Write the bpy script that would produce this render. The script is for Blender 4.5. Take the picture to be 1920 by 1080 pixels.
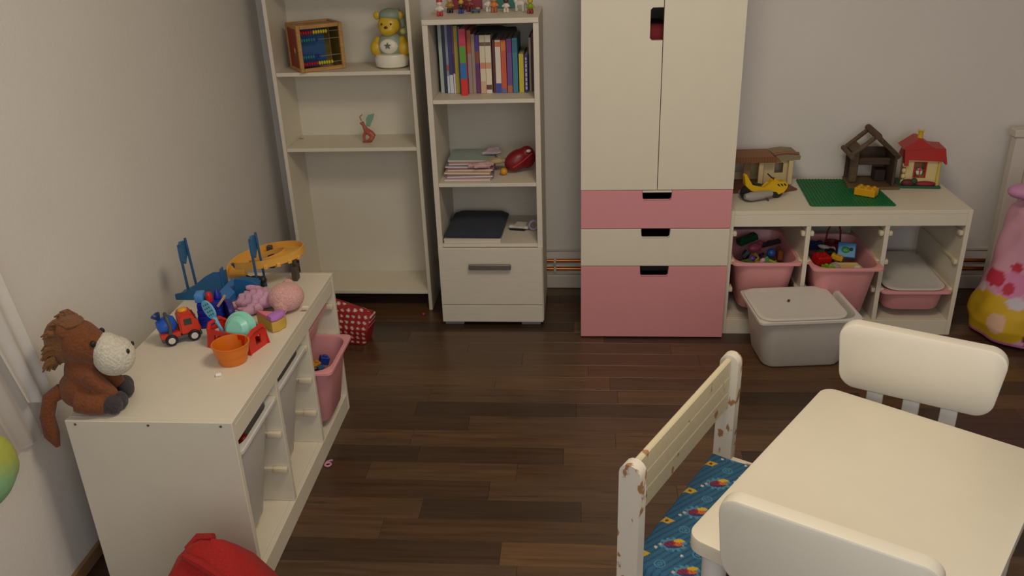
import bpy, bmesh, math, random
from mathutils import Vector, Matrix
random.seed(7)
for o in list(bpy.data.objects): bpy.data.objects.remove(o, do_unlink=True)
SC = bpy.context.scene
COL = SC.collection

# ------------------------------------------------------------------ camera
def cam_axes(y, p, r):
    cy, sy = math.cos(y), math.sin(y)
    right = Vector((cy, sy, 0)); fwd = Vector((-sy, cy, 0)); up = Vector((0, 0, 1))
    f2 = fwd*math.cos(p) - up*math.sin(p); u2 = up*math.cos(p) + fwd*math.sin(p)
    return right*math.cos(r) + u2*math.sin(r), -right*math.sin(r) + u2*math.cos(r), f2
cr, cu, cf = cam_axes(0.0897, 0.4240, -0.0354)
cd = bpy.data.cameras.new('camera'); cam = bpy.data.objects.new('camera', cd); COL.objects.link(cam)
cd.sensor_width = 36; cd.lens = 1603.43/1920*36; cd.clip_start = 0.05
cam.matrix_world = Matrix(((cr.x, cu.x, -cf.x, 0.006), (cr.y, cu.y, -cf.y, -3.2842), (cr.z, cu.z, -cf.z, 1.7229), (0, 0, 0, 1)))
SC.camera = cam
# ------------------------------------------------------------------ light
SC.view_settings.view_transform = 'Standard'; SC.view_settings.look = 'None'
SC.view_settings.exposure = 0.0; SC.view_settings.gamma = 1.0; SC.view_settings.use_curve_mapping = False
w = bpy.data.worlds.new('world'); SC.world = w; w.use_nodes = True
w.node_tree.nodes['Background'].inputs[0].default_value = (.80, .85, 1.0, 1)
w.node_tree.nodes['Background'].inputs[1].default_value = 0.15
def area(name, loc, rot, size, power, col, sizey=None):
    l = bpy.data.lights.new(name, 'AREA'); l.energy = power; l.color = col; l.size = size
    if sizey: l.shape = 'RECTANGLE'; l.size_y = sizey
    o = bpy.data.objects.new(name, l); o.location = loc; o.rotation_euler = rot; COL.objects.link(o); return o
area('ceiling_light', (0.25, -1.6, 2.44), (0, 0, 0), .6, 21, (1, .86, .66))
area('window_daylight', (0.4, -3.88, 1.6), (math.radians(84), 0, 0), 2.6, 24, (.90, .94, 1.0), 1.6)

# ------------------------------------------------------------------ materials
def lin(h):
    h = h.lstrip('#'); c = [int(h[i:i+2], 16)/255 for i in (0, 2, 4)]
    return [x/12.92 if x <= .04045 else ((x+.055)/1.055)**2.4 for x in c]
MATS = {}
def P(hexc, rough=.5, kind='plain', **k):
    key = (hexc, rough, kind, tuple(sorted(k.items())))
    if key in MATS: return MATS[key]
    m = bpy.data.materials.new(kind+'_'+hexc); m.use_nodes = True; MATS[key] = m
    nt = m.node_tree; N = nt.nodes; L = nt.links; b = N['Principled BSDF']
    b.inputs['Roughness'].default_value = rough
    col = lin(hexc) if hexc[0] != '@' else [1, 1, 1]
    tc = N.new('ShaderNodeTexCoord')
    def noise(scale, vec=None, detail=3, mapping=None):
        n = N.new('ShaderNodeTexNoise'); n.inputs['Scale'].default_value = scale; n.inputs['Detail'].default_value = detail
        v = vec or tc.outputs['Object']
        if mapping:
            mp = N.new('ShaderNodeMapping'); mp.inputs['Scale'].default_value = mapping; L.new(v, mp.inputs['Vector']); v = mp.outputs[0]
        L.new(v, n.inputs['Vector']); return n
    def bump(src, strength, dist=.002):
        bp = N.new('ShaderNodeBump'); bp.inputs['Strength'].default_value = strength; bp.inputs['Distance'].default_value = dist
        L.new(src, bp.inputs['Height']); L.new(bp.outputs[0], b.inputs['Normal'])
    def ramp(src, stops):
        r = N.new('ShaderNodeValToRGB'); e = r.color_ramp.elements
        e[0].position, e[0].color = stops[0][0], (*stops[0][1], 1); e[1].position, e[1].color = stops[-1][0], (*stops[-1][1], 1)
        for p, c in stops[1:-1]:
            q = e.new(p); q.color = (*c, 1)
        L.new(src, r.inputs[0]); return r
    sc = lambda f: [min(1, x*f) for x in col]
    if kind == 'plain':
        n = noise(k.get('scale', 14)); r = ramp(n.outputs[0], [(.3, sc(.985)), (.7, sc(1.01))]); L.new(r.outputs[0], b.inputs['Base Color'])
        if 'metal' in k: b.inputs['Metallic'].default_value = k['metal']
    elif kind == 'fabric':
        n = noise(420, detail=2); r = ramp(n.outputs[0], [(.3, sc(.80)), (.7, sc(1.15))]); L.new(r.outputs[0], b.inputs['Base Color'])
        bump(n.outputs[0], .6, .003); b.inputs['Sheen Weight'].default_value = .04
    elif kind == 'plush':
        n = noise(160, detail=5); r = ramp(n.outputs[0], [(.25, sc(.78)), (.75, sc(1.15))]); L.new(r.outputs[0], b.inputs['Base Color'])
        bump(n.outputs[0], .9, .006); b.inputs['Sheen Weight'].default_value = .15
    elif kind == 'wallpaper':
        n = noise(230, detail=4); n2 = noise(2.2)
        r = ramp(n2.outputs[0], [(.3, sc(.97)), (.7, sc(1.02))]); L.new(r.outputs[0], b.inputs['Base Color'])
        n3 = noise(60, mapping=(1, 1, .6)); mx = N.new('ShaderNodeMath'); mx.operation = 'ADD'
        L.new(n.outputs[0], mx.inputs[0]); L.new(n3.outputs[0], mx.inputs[1]); bump(mx.outputs[0], .28, .002)
    elif kind == 'grain':      # fine wood print on white board
        n = noise(9, mapping=(1.2, 1.2, 14)); r = ramp(n.outputs[0], [(.3, sc(.95)), (.7, sc(1.02))]); L.new(r.outputs[0], b.inputs['Base Color']); bump(n.outputs[0], .12)
    elif kind == 'wood':
        n = noise(22, mapping=(.6, 4, 4)); r = ramp(n.outputs[0], [(.3, sc(.75)), (.7, sc(1.15))]); L.new(r.outputs[0], b.inputs['Base Color']); bump(n.outputs[0], .2)
    elif kind == 'chipped':    # white paint rubbed through to brown wood
        n = noise(26, detail=6, mapping=(1, 1, .6)); w2 = lin('8a5a34')
        r = ramp(n.outputs[0], [(.0, w2), (k['wear'], lin('a5794f')), (k['wear']+.035, col), (1., sc(1.02))]); L.new(r.outputs[0], b.inputs['Base Color']); bump(r.outputs[0], .25)
    elif kind == 'plank':
        oi = N.new('ShaderNodeObjectInfo'); ge = N.new('ShaderNodeNewGeometry')
        ad = N.new('ShaderNodeVectorMath'); ad.operation = 'ADD'; L.new(ge.outputs['Position'], ad.inputs[0])
        ml = N.new('ShaderNodeMath'); ml.operation = 'MULTIPLY'; ml.inputs[1].default_value = 37; L.new(oi.outputs['Random'], ml.inputs[0])
        cb = N.new('ShaderNodeCombineXYZ'); L.new(ml.outputs[0], cb.inputs[0]); L.new(ml.outputs[0], cb.inputs[2]); L.new(cb.outputs[0], ad.inputs[1])
        n = noise(7, vec=ad.outputs[0], detail=7, mapping=(.55, 9, 1)); n.inputs['Distortion'].default_value = .6
        base = ramp(oi.outputs['Random'], [(0, lin('3a2b20')), (.25, lin('4a3524')), (.45, lin('5c422c')), (.6, lin('54402e')), (.8, lin('664a30')), (1, lin('473629'))])
        gr = ramp(n.outputs[0], [(.25, (.62, .60, .58)), (.5, (.95, .95, .95)), (.75, (1.3, 1.26, 1.2))])
        mx = N.new('ShaderNodeMix'); mx.data_type = 'RGBA'; mx.blend_type = 'MULTIPLY'; mx.inputs[0].default_value = 1
        L.new(base.outputs[0], mx.inputs[6]); L.new(gr.outputs[0], mx.inputs[7]); L.new(mx.outputs[2], b.inputs['Base Color'])
        rr = N.new('ShaderNodeMapRange'); rr.inputs[3].default_value = rough-.05; rr.inputs[4].default_value = rough+.12
        L.new(n.outputs[0], rr.inputs[0]); L.new(rr.outputs[0], b.inputs['Roughness'])
    elif kind == 'clear':      # milky translucent plastic
        kind = 'sheer'
    if kind == 'sheer':
        n = noise(30); r = ramp(n.outputs[0], [(.3, sc(.97)), (.7, sc(1.02))]); L.new(r.outputs[0], b.inputs['Base Color'])
        tr = N.new('ShaderNodeBsdfTranslucent'); tr.inputs[0].default_value = (*col, 1); tp = N.new('ShaderNodeBsdfTransparent')
        m1 = N.new('ShaderNodeMixShader'); m1.inputs[0].default_value = .25; m2 = N.new('ShaderNodeMixShader'); m2.inputs[0].default_value = k.get('t', .3)
        L.new(b.outputs[0], m1.inputs[1]); L.new(tr.outputs[0], m1.inputs[2]); L.new(m1.outputs[0], m2.inputs[1]); L.new(tp.outputs[0], m2.inputs[2])
        L.new(m2.outputs[0], N['Material Output'].inputs[0])
    elif kind == 'painted':    # printed colours from the mesh colour layer
        a = N.new('ShaderNodeVertexColor'); a.layer_name = 'Col'; L.new(a.outputs[0], b.inputs['Base Color'])
        n = noise(k.get('scale', 300)); bump(n.outputs[0], k.get('b', .3), .002)
    return m

# ------------------------------------------------------------------ mesh helpers
def X(x=0, y=0, z=0, rx=0, ry=0, rz=0, s=1):
    s = s if isinstance(s, (tuple, list)) else (s, s, s)
    r = math.radians
    return Matrix.Translation((x, y, z)) @ Matrix.Rotation(r(rz), 4, 'Z') @ Matrix.Rotation(r(ry), 4, 'Y') @ Matrix.Rotation(r(rx), 4, 'X') @ Matrix.Diagonal((*s, 1))
I4 = Matrix.Identity(4)
class B:
    def __init__(s): s.bm = bmesh.new()
    def _new(s, verts, M):
        if M is not None: bmesh.ops.transform(s.bm, matrix=M, verts=verts)
        return s
    def box(s, a, b, bev=0, seg=1, M=None):
        c = [(a[i]+b[i])/2 for i in range(3)]; d = [abs(b[i]-a[i]) for i in range(3)]
        r = bmesh.ops.create_cube(s.bm, size=1, matrix=X(*c, s=d)); v = r['verts']
        if bev:
            e = list({e for q in v for e in q.link_edges})
            r = bmesh.ops.bevel(s.bm, geom=e, offset=min(bev, min(d)*.45), segments=seg, affect='EDGES', profile=.5)
            v = list({q for f in r['faces'] for q in f.verts} | {q for q in v if q.is_valid})
            if M is not None:
                st = set(v); stack = list(v)
                while stack:
                    for e in stack.pop().link_edges:
                        for q in e.verts:
                            if q not in st: st.add(q); stack.append(q)
                v = list(st)
        return s._new(v, M)
    def ring(s, loops, closed_u=True, cap=(True, True), M=None):
        vs = [[s.bm.verts.new(p) for p in l] for l in loops]; n = len(vs[0])
        for a, b in zip(vs, vs[1:]):
            for i in range(n if closed_u else n-1):
                j = (i+1) % n
                try: s.bm.faces.new((a[i], a[j], b[j], b[i]))
                except ValueError: pass
        if cap[0] and n > 2: s.bm.faces.new(list(reversed(vs[0])))
        if cap[1] and n > 2: s.bm.faces.new(vs[-1])
        return s._new([v for l in vs for v in l], M)
    def cyl(s, p, q, r0, r1=None, seg=16, M=None):
        return s.tube([p, q], [r0, r0 if r1 is None else r1], seg, M=M)
    def tube(s, pts, r, seg=8, closed=False, M=None):
        pts = [Vector(p) for p in pts]; n = len(pts)
        rs = r if isinstance(r, (list, tuple)) else [r]*n; loops = []; pr = None
        for i, p in enumerate(pts):
            t = (pts[(i+1) % n]-pts[i-1]) if closed else (pts[min(i+1, n-1)]-pts[max(i-1, 0)])
            t.normalize()
            if pr is None: pr = t.orthogonal().normalized()
            pr = (pr - t*pr.dot(t)).normalized(); bn = t.cross(pr)
            loops.append([p + (pr*math.cos(a)+bn*math.sin(a))*rs[i] for a in [2*math.pi*k/seg for k in range(seg)]])
        if closed: loops.append(loops[0])
        s.ring(loops, cap=(not closed, not closed), M=M)
        if closed: bmesh.ops.remove_doubles(s.bm, verts=s.bm.verts, dist=1e-6)
        return s
    def sph(s, c, r, u=16, v=10, M=None):
        r = r if isinstance(r, (tuple, list)) else (r, r, r)
        q = bmesh.ops.create_uvsphere(s.bm, u_segments=u, v_segments=v, radius=1, matrix=X(*c, s=r))
        return s._new(q['verts'], M)
    def lathe(s, prof, seg=24, M=None):
        loops = [[(max(r, 1e-5)*math.cos(2*math.pi*k/seg), max(r, 1e-5)*math.sin(2*math.pi*k/seg), z) for k in range(seg)] for r, z in prof]
        return s.ring(loops, cap=(True, True), M=M)
    def prism(s, poly, d0, d1, M=None):
        """poly in (x,z), extruded along y from d0 to d1"""
        return s.ring([[(x, d0, z) for x, z in poly], [(x, d1, z) for x, z in poly]], M=M)
    def slab(s, poly, z0, z1, bev=0, M=None):
        """poly in (x,y) extruded in z"""
        if bev:
            cx = sum(p[0] for p in poly)/len(poly); cy = sum(p[1] for p in poly)/len(poly)
            def ins(k):
                out = []
                for x, y in poly:
                    d = math.hypot(x-cx, y-cy) or 1; out.append((x-(x-cx)/d*k, y-(y-cy)/d*k))
                return out
            ls = [[(*p, z0) for p in ins(bev)], [(*p, z0+bev) for p in poly], [(*p, z1-bev) for p in poly], [(*p, z1-bev*.3) for p in ins(bev*.3)], [(*p, z1) for p in ins(bev)]]
        else: ls = [[(*p, z0) for p in poly], [(*p, z1) for p in poly]]
        return s.ring(ls, M=M)
    def fix(s):
        bmesh.ops.recalc_face_normals(s.bm, faces=s.bm.faces); return s
def rr(hx, hy, r, seg=5, cx=0, cy=0):
    out = []
    for ax, ay, a0 in ((1, 1, 0), (-1, 1, 90), (-1, -1, 180), (1, -1, 270)):
        for k in range(seg+1):
            a = math.radians(a0+90*k/seg); out.append((cx+ax*(hx-r)+r*math.cos(a), cy+ay*(hy-r)+r*math.sin(a)))
    return out
def mesh_from(b, name, m, angle=35, keep=False):
    if not keep: b.fix()
    me = bpy.data.meshes.new(name)
    for f in b.bm.faces: f.smooth = True
    b.bm.to_mesh(me); b.bm.free(); me.set_sharp_from_angle(angle=math.radians(angle)); me.materials.append(m)
    return me
def part(name, b, m, parent=None, label=None, angle=35, keep=False):
    o = bpy.data.objects.new(name, b if isinstance(b, bpy.types.Mesh) else mesh_from(b, name, m, angle, keep)); COL.objects.link(o)
    if parent: o.parent = parent
    if label: o['label'] = label
    return o
def thing(name, label, cat, loc=(0, 0, 0), rz=0, group=None, M=None):
    o = bpy.data.objects.new(name, None); COL.objects.link(o); o.empty_display_size = .05
    if M is not None: o.matrix_world = M
    else: o.location = loc; o.rotation_euler = (0, 0, math.radians(rz))
    o['label'] = label; o['category'] = cat
    if group: o['group'] = group
    return o
def tag(o, label, cat, loc=None, rz=None, group=None, M=None):
    o['label'] = label; o['category'] = cat
    if group: o['group'] = group
    if M is not None: o.matrix_world = M
    if loc: o.location = loc
    if rz is not None: o.rotation_euler = (0, 0, math.radians(rz))
    return o
def struct(name, b, m, parent=None):
    o = part(name, b, m, parent)
    if not parent: o['kind'] = 'structure'
    return o
def paint(b, fn):
    b.fix(); lay = b.bm.loops.layers.float_color.new('Col')
    for f in b.bm.faces:
        for l in f.loops: l[lay] = (*fn(l.vert.co), 1)
    return b
def subdiv(b, maxlen):
    for _ in range(9):
        e = [e for e in b.bm.edges if e.calc_length() > maxlen]
        if not e or len(b.bm.faces) > 60000: break
        bmesh.ops.subdivide_edges(b.bm, edges=e, cuts=1, use_grid_fill=True)
    return b
def blob(b, voxel=.006, smooth=4, fn=None):
    """weld overlapping shapes into one continuous skin"""
    me = bpy.data.meshes.new('t'); b.bm.to_mesh(me); b.bm.free(); o = bpy.data.objects.new('t', me); COL.objects.link(o)
    md = o.modifiers.new('r', 'REMESH'); md.mode = 'VOXEL'; md.voxel_size = voxel
    ms = o.modifiers.new('s', 'SMOOTH'); ms.iterations = smooth; ms.factor = .5
    dg = bpy.context.evaluated_depsgraph_get(); dg.update(); e = o.evaluated_get(dg)
    nb = B(); nb.bm.from_mesh(e.to_mesh()); e.to_mesh_clear(); bpy.data.objects.remove(o); bpy.data.meshes.remove(me)
    if fn: paint(nb, fn)
    return nb
def merge(*bs):
    return bs[0]

WHITE = P('ded5c1', .42); WHITE2 = P('dad2c0', .45); GRAINW = P('d6cdbc', .5, 'grain')
PINKF = P('db9498', .45); PINKB = P('e09a9c', .38); CREAM = P('d9cdb0', .5); BLACK = P('17161a', .5); DARK = P('2a2725', .6)
TABLEW = P('e3dac5', .36)
# ------------------------------------------------------------------ room shell
XL, XR, YB, YF, ZC = -1.42, 2.62, 0.545, -4.0, 2.5
WALL = P('e0dad2', .5, 'wallpaper')
struct('wall_left', B().box((XL-.1, YF, 0), (XL, YB+.1, ZC)), WALL)
struct('wall_back', B().box((XL, YB, 0), (XR, YB+.1, ZC)), WALL)
struct('wall_right', B().box((XR, YF, 0), (XR+.1, YB+.1, ZC)), WALL)
struct('wall_front', B().box((XL-.1, YF-.1, 0), (XR+.1, YF, ZC)), WALL)
struct('ceiling', B().box((XL-.1, YF-.1, ZC), (XR+.1, YB+.1, ZC+.1)), P('efeae0', .8))
fl = struct('floor', B().box((XL-.1, YF-.1, -.06), (XR+.1, YB+.1, -.0095)), P('3a281a', .6))
PL = P('4a3020', .27, 'plank')
row = 0; y1 = YB
pw = .0965; y1 = .0485 + pw*5
while y1 > YF:
    y0 = y1-pw; x = XL - random.random()*.5
    far = y1 < -2.2
    while x < XR:
        ln = random.choice((.45, .5, .6, .72, .85)) if not far else 1.3
        a, b_ = max(x, XL), min(x+ln, XR)
        yy1 = min(y1, YB); yy0 = max(y0, YF)
        if b_-a > .02 and yy1-yy0 > .01:
            part('plank', B().box((a+.0003, yy0+.0003, -.0094), (b_-.0003, yy1-.0003, 0), bev=.0004), PL, fl)
        x += ln
    y1 = y0; row += 1

struct('baseboard_back', B().box((XL, YB-.030, 0), (XR, YB-.0005, .068), bev=.004), P('c9c2b6', .5))
struct('baseboard_left', B().box((XL+.0005, YF, 0), (XL+.012, YB-.031, .045), bev=.003), P('8a6a48', .5))
COPPER = P('b8743f', .32, metal=1)
for i, (z, r, lab) in enumerate(((.138, .0085, 'upper copper heating pipe along the back wall'), (.096, .0095, 'lower copper heating pipe just above the skirting'))):
    b = B().cyl((XL+.02, YB-.012, z), (XR-.02, YB-.012, z), r, seg=14)
    o = tag(part('heating_pipe', b, COPPER), lab, 'pipe'); o['kind'] = 'structure'
    for px in (-.125, .3, 1.3, 1.9):
        part('pipe_clip', B().box((px-.006, YB-.024, z-.012), (px+.006, YB-.001, z+.012), bev=.002), P('cfc6b6', .5), o)

struct('trim_1', B().box((XL, YB-.008, .185), (XR, YB-.0005, .2), bev=.003), P('cfc8bd', .5))
# ------------------------------------------------------------------ tall bookcase
t = thing('tall_bookcase', 'tall narrow white bookcase with open shelves, leftmost against back wall', 'bookcase', (-1.293, .268, 0))
W, D, H = .605, .244, 2.02
for x in (0, W-.016): part('side_panel', B().box((x, 0, 0), (x+.016, D, H), bev=.0012), WHITE, t)
part('back_panel', B().box((.016, D-.006, .085), (W-.016, D, H-.001)), WHITE2, t)
for z in (.081, .759, 1.083, 1.44, 1.75, H-.016):
    part('shelf', B().box((.0165, .004, z), (W-.0165, D-.0065, z+.016), bev=.0012), WHITE, t)

# ------------------------------------------------------------------ low cabinet
t = thing('shelf_cabinet', 'waist-high white cabinet with three open shelves above one door', 'cabinet', (-.616, .119, 0))
W, D, H = .454, .375, 1.317
for x in (0, W-.022): part('side_panel', B().box((x, .004, .02), (x+.022, D, H-.02), bev=.001), GRAINW, t)
part('top_panel', B().box((0, 0, H-.0195), (W, D, H), bev=.0015), GRAINW, t)
part('back_panel', B().box((.022, D-.006, .03), (W-.022, D-.001, H-.02)), GRAINW, t)
for z in (.99, .642, .372): part('shelf', B().box((.0225, .004, z), (W-.0225, D-.0065, z+.016), bev=.001), GRAINW, t)
part('plinth', B().box((.0225, .012, .02), (W-.0225, .03, .103), bev=.001), GRAINW, t)
part('bottom_panel', B().box((.0225, .031, .085), (W-.0225, D-.0065, .103), bev=.001), GRAINW, t)
d = part('door', B().box((.003, -.015, .106), (W-.003, .0035, .371), bev=.0015), GRAINW, t)
part('plinth_front', B().box((.003, -.013, .021), (W-.003, .0035, .103), bev=.001), GRAINW, t)
b = B().box((.135, -.04, .281), (.317, -.026, .306), bev=.003)
for x in (.15, .302): b.box((x-.006, -.028, .288), (x+.006, -.0145, .299))
part('handle', b, P('8d8780', .35, metal=.8), d, 'brushed grey bar handle')
for x, y in ((.01, .004), (W-.1, .004), (.01, .29), (W-.1, .29)):
    part('foot', B().box((x, y, 0), (x+.085, y+.06, .0198), bev=.002), P('8b8a86', .5), t)

# ------------------------------------------------------------------ wardrobe
t = thing('wardrobe', 'tall white children\'s wardrobe with pink and white drawers', 'wardrobe', (0, 0, 0))
W, D, H = .6, .5, 1.99
for x in (.002, W-.02): part('side_panel', B().box((x, .0205, .004), (x+.018, D, H), bev=.001), WHITE, t)
part('top_panel', B().box((.0205, .0205, H-.018), (W-.0205, D, H)), WHITE, t)
part('back_panel', B().box((.0205, D-.008, .03), (W-.0205, D-.001, H-.02)), WHITE2, t)
for z in (.02, .655): part('shelf', B().box((.0205, .022, z), (W-.0205, D-.009, z+.016)), WHITE, t)
def notched(x0, x1, z0, z1, nx0, nx1, nz, r=.006):
    p = [(x0, z0), (x1, z0), (x1, z1), (nx1, z1), (nx1, nz+r), (nx1-r, nz), (nx0+r, nz), (nx0, nz+r), (nx0, z1), (x0, z1)]
    b = B().prism(p, 0, .0195); bmesh.ops.bevel(b.bm, geom=list(b.bm.edges), offset=.0016, segments=1, affect='EDGES'); return b
for z0, z1, nz, m, lab in ((.006, .3325, .285, PINKF, 'pink bottom drawer'), (.3355, .4965, .456, WHITE, 'white middle drawer'), (.4995, .6605, .617, PINKF, 'pink top drawer')):
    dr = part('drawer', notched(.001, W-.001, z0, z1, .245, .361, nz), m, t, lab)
    if True:
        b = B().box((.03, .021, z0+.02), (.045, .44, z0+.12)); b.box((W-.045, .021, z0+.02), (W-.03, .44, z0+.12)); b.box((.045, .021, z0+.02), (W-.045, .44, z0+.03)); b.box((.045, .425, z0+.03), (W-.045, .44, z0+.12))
        part('drawer_box', b, P('57534c', .6) if z0 > .3 else P('1c1514', .7), dr)  # shade behind the grip notches put into the box colour, darkest in bottom drawer
    if z0 > .49: part('top_edge_strip', B().box((.2455, .003, .6515), (.3605, .018, .6600)), WHITE, dr)
xm = .3025
p = [(.001, .6635), (xm-.0015, .6635), (xm-.0015, 1.239), (.262, 1.239), (.254, 1.247), (.254, 1.348), (.262, 1.356), (xm-.0015, 1.356), (xm-.0015, H), (.001, H)]
part('door', B().prism(p, 0, .0195), WHITE, t)
part('door', B().prism([(xm+.0015, .6635), (W-.001, .6635), (W-.001, H), (xm+.0015, H)], 0, .0195), WHITE, t)
b = blob(B().box((.10, .06, .68), (.34, .30, 1.285), bev=.03, seg=3), .012, 3)
tag(part('folded_clothes', b, P('7d1c22', .8, 'fabric')), 'dark red clothes inside the wardrobe, seen through the door grip hole', 'clothes')

# ------------------------------------------------------------------ low toy storage frames
def runner_mesh():
    b = B().box((0, .03, -.006), (.009, .40, .004), bev=.001); b.box((0, .006, -.011), (.016, .05, .009), bev=.004, seg=2)
    return b
def storage(name, label, loc, rz, W, zs):
    t = thing(name, label, 'storage unit', loc, rz)
    D, H, T = .44, .555, .018
    pit = (W-T)/3
    for x in (0, W-T): part('side_panel', B().box((x, 0, 0), (x+T, D, H), bev=.0015), WHITE, t)
    part('top_panel', B().box((T+.0003, .0005, H-.0165), (W-T-.0003, D, H-.0003), bev=.0012), WHITE, t)
    part('front_rail', B().box((T+.0003, .001, .489), (W-T-.0003, .018, H-.017), bev=.001), WHITE, t)
    part('back_rail', B().box((T+.0003, D-.018, .33), (W-T-.0003, D-.001, H-.017), bev=.001), WHITE, t)
    part('bottom_panel', B().box((T+.0003, .0185, .052), (W-T-.0003, D-.001, .068), bev=.001), WHITE, t)
    part('plinth', B().box((T+.0003, .001, 0), (W-T-.0003, .018, .068), bev=.001), WHITE, t)
    for k in (1, 2):
        x = pit*k; part('divider', B().box((x, .002, .0683), (x+T, D-.019, .4885), bev=.001), WHITE, t)
    rm = mesh_from(runner_mesh(), 'runner', CREAM)
    for k in range(3):
        for z in zs:
            for side in (0, 1):
                o = part('runner', rm, None, t)
                if side == 0: o.location = (pit*k+T+.0002, 0, z)
                else: o.location = (pit*(k+1)-.0002, 0, z); o.scale = (-1, 1, 1)
    for y in (.03, .22, .413): part('screw', B().cyl((-.0012, y, H-.0105), (.002, y, H-.0105), .0035, seg=10), P('5a554e', .4), t)
    return t, pit, T
RT, pit, TT = storage('toy_storage_frame', 'low white toy storage frame beside the wardrobe with pink bins', (.603, .045, 0), 0, .945, (.205, .33, .455))
LT, pitL, TT = storage('toy_storage_frame', 'low white toy storage frame along the left wall, toys on top', (-.869, -1.531, 0), 90, .953, (.19, .316, .436))

def bin_b(h, L=.415, Wd=.281, rim=.012, t=.003, tap=.028):
    """tapered tray, long axis along y, rim at z=0, bottom at z=-h (centre of front rim edge at origin)"""
    hx, hy = Wd/2, L/2; b = B(); loops = []
    r0 = .055
    def lp(hx, hy, r, z): loops.append([(x, y+L/2, z) for x, y in rr(hx, hy, r, 5)])
    k = tap*h/.23
    lp(hx-.022-k, hy-.022-k, r0-.01, -h); lp(hx-.016-k, hy-.016-k, r0-.005, -h+.008); lp(hx-.014, hy-.014, r0, -.014); lp(hx-.013, hy-.013, r0, -.008)
    lp(hx, hy, .02, -.011); lp(hx, hy, .02, -.002); lp(hx-.003, hy-.003, .018, 0); lp(hx-.014, hy-.014, r0, -.001); lp(hx-.017, hy-.017, r0-.002, -.008)
    lp(hx-.019-k, hy-.019-k, r0-.008, -h+.01); lp(hx-.026-k, hy-.026-k, r0-.014, -h+.004)
    return b.ring(loops)
def bin_thing(name, label, h, m, parent_loc, rz, group=None):
    return tag(part(name, bin_b(h), m), label, 'bin', parent_loc, rz, group)
bx = lambda k: .603+pit*k+TT+(pit-TT)/2
bin_thing('storage_bin', 'deep pink plastic bin beside the wardrobe, filled with mixed toys', .225, PINKB, (bx(0), .022, .336), 0)
bin_thing('storage_bin', 'deep pink plastic bin pulled out behind the translucent box, full of toys', .225, PINKB, (bx(1), -.035, .336), 0)
sb = bin_thing('storage_bin', 'shallow pink bin under a milky lid in the rightmost compartment', .095, PINKB, (bx(2), .03, .206), 0)
def lid_b(L, Wd, z=0):
    b = B(); ls = []
    for hx, hy, r, zz in ((Wd/2-.006, L/2-.006, .05, z-.001), (Wd/2, L/2, .055, z), (Wd/2, L/2, .055, z+.004), (Wd/2-.01, L/2-.01, .05, z+.006), (Wd/2-.016, L/2-.016, .045, z+.004)):
        ls.append([(x, y+L/2, zz) for x, y in rr(hx, hy, r, 5)])
    return b.ring(ls)
CLEAR = P('f0ece4', .38, 'clear', t=.06)
CLEAR2 = P('f0ece4', .4, 'clear', t=.09)
tag(part('bin_lid', lid_b(.40, .245), CLEAR), 'milky translucent lid lying on the shallow pink bin', 'lid', M=X(bx(2), .034, .2105, rx=1.5))
# clear box on the floor
cb = thing('lidded_box', 'milky translucent storage box with lid on floor before the pink bins', 'box', M=X(.885, -.285, 0, rz=5.5))
part('box_body', bin_b(.222, L=.40, Wd=.31), CLEAR2, cb).matrix_local = X(.2, .155, .226, rz=90)
lid = part('lid', lid_b(.345, .30), CLEAR, cb); lid.matrix_local = X(.15, .155, .229, rz=90)
part('grip_hole', B().slab(rr(.012, .005, .0045), 0, .0012), P('4a443c', .6), lid).matrix_local = X(.015, .19, .0055, rz=-25)
# bins in the left frame (front of frame faces +x)
by = lambda k: -1.531+pitL*k+TT+(pitL-TT)/2
bin_thing('storage_bin', 'tall milky translucent bin in the nearest left compartment, coloured toys inside', .345, CLEAR2, (-.871, by(0), .447), 90)
bin_thing('storage_bin', 'tall empty milky translucent bin in the middle left compartment', .345, CLEAR2, (-.876, by(1), .447), 90)
bin_thing('storage_bin', 'deep pink bin pulled out of the farthest left compartment, toys inside', .225, PINKB, (-.818, by(2)-.004, .327), 90)
bin_thing('storage_bin', 'shallow pink bin pushed into the far left compartment above the open deep bin', .088, PINKB, (-.893, by(2), .452), 90)

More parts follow.
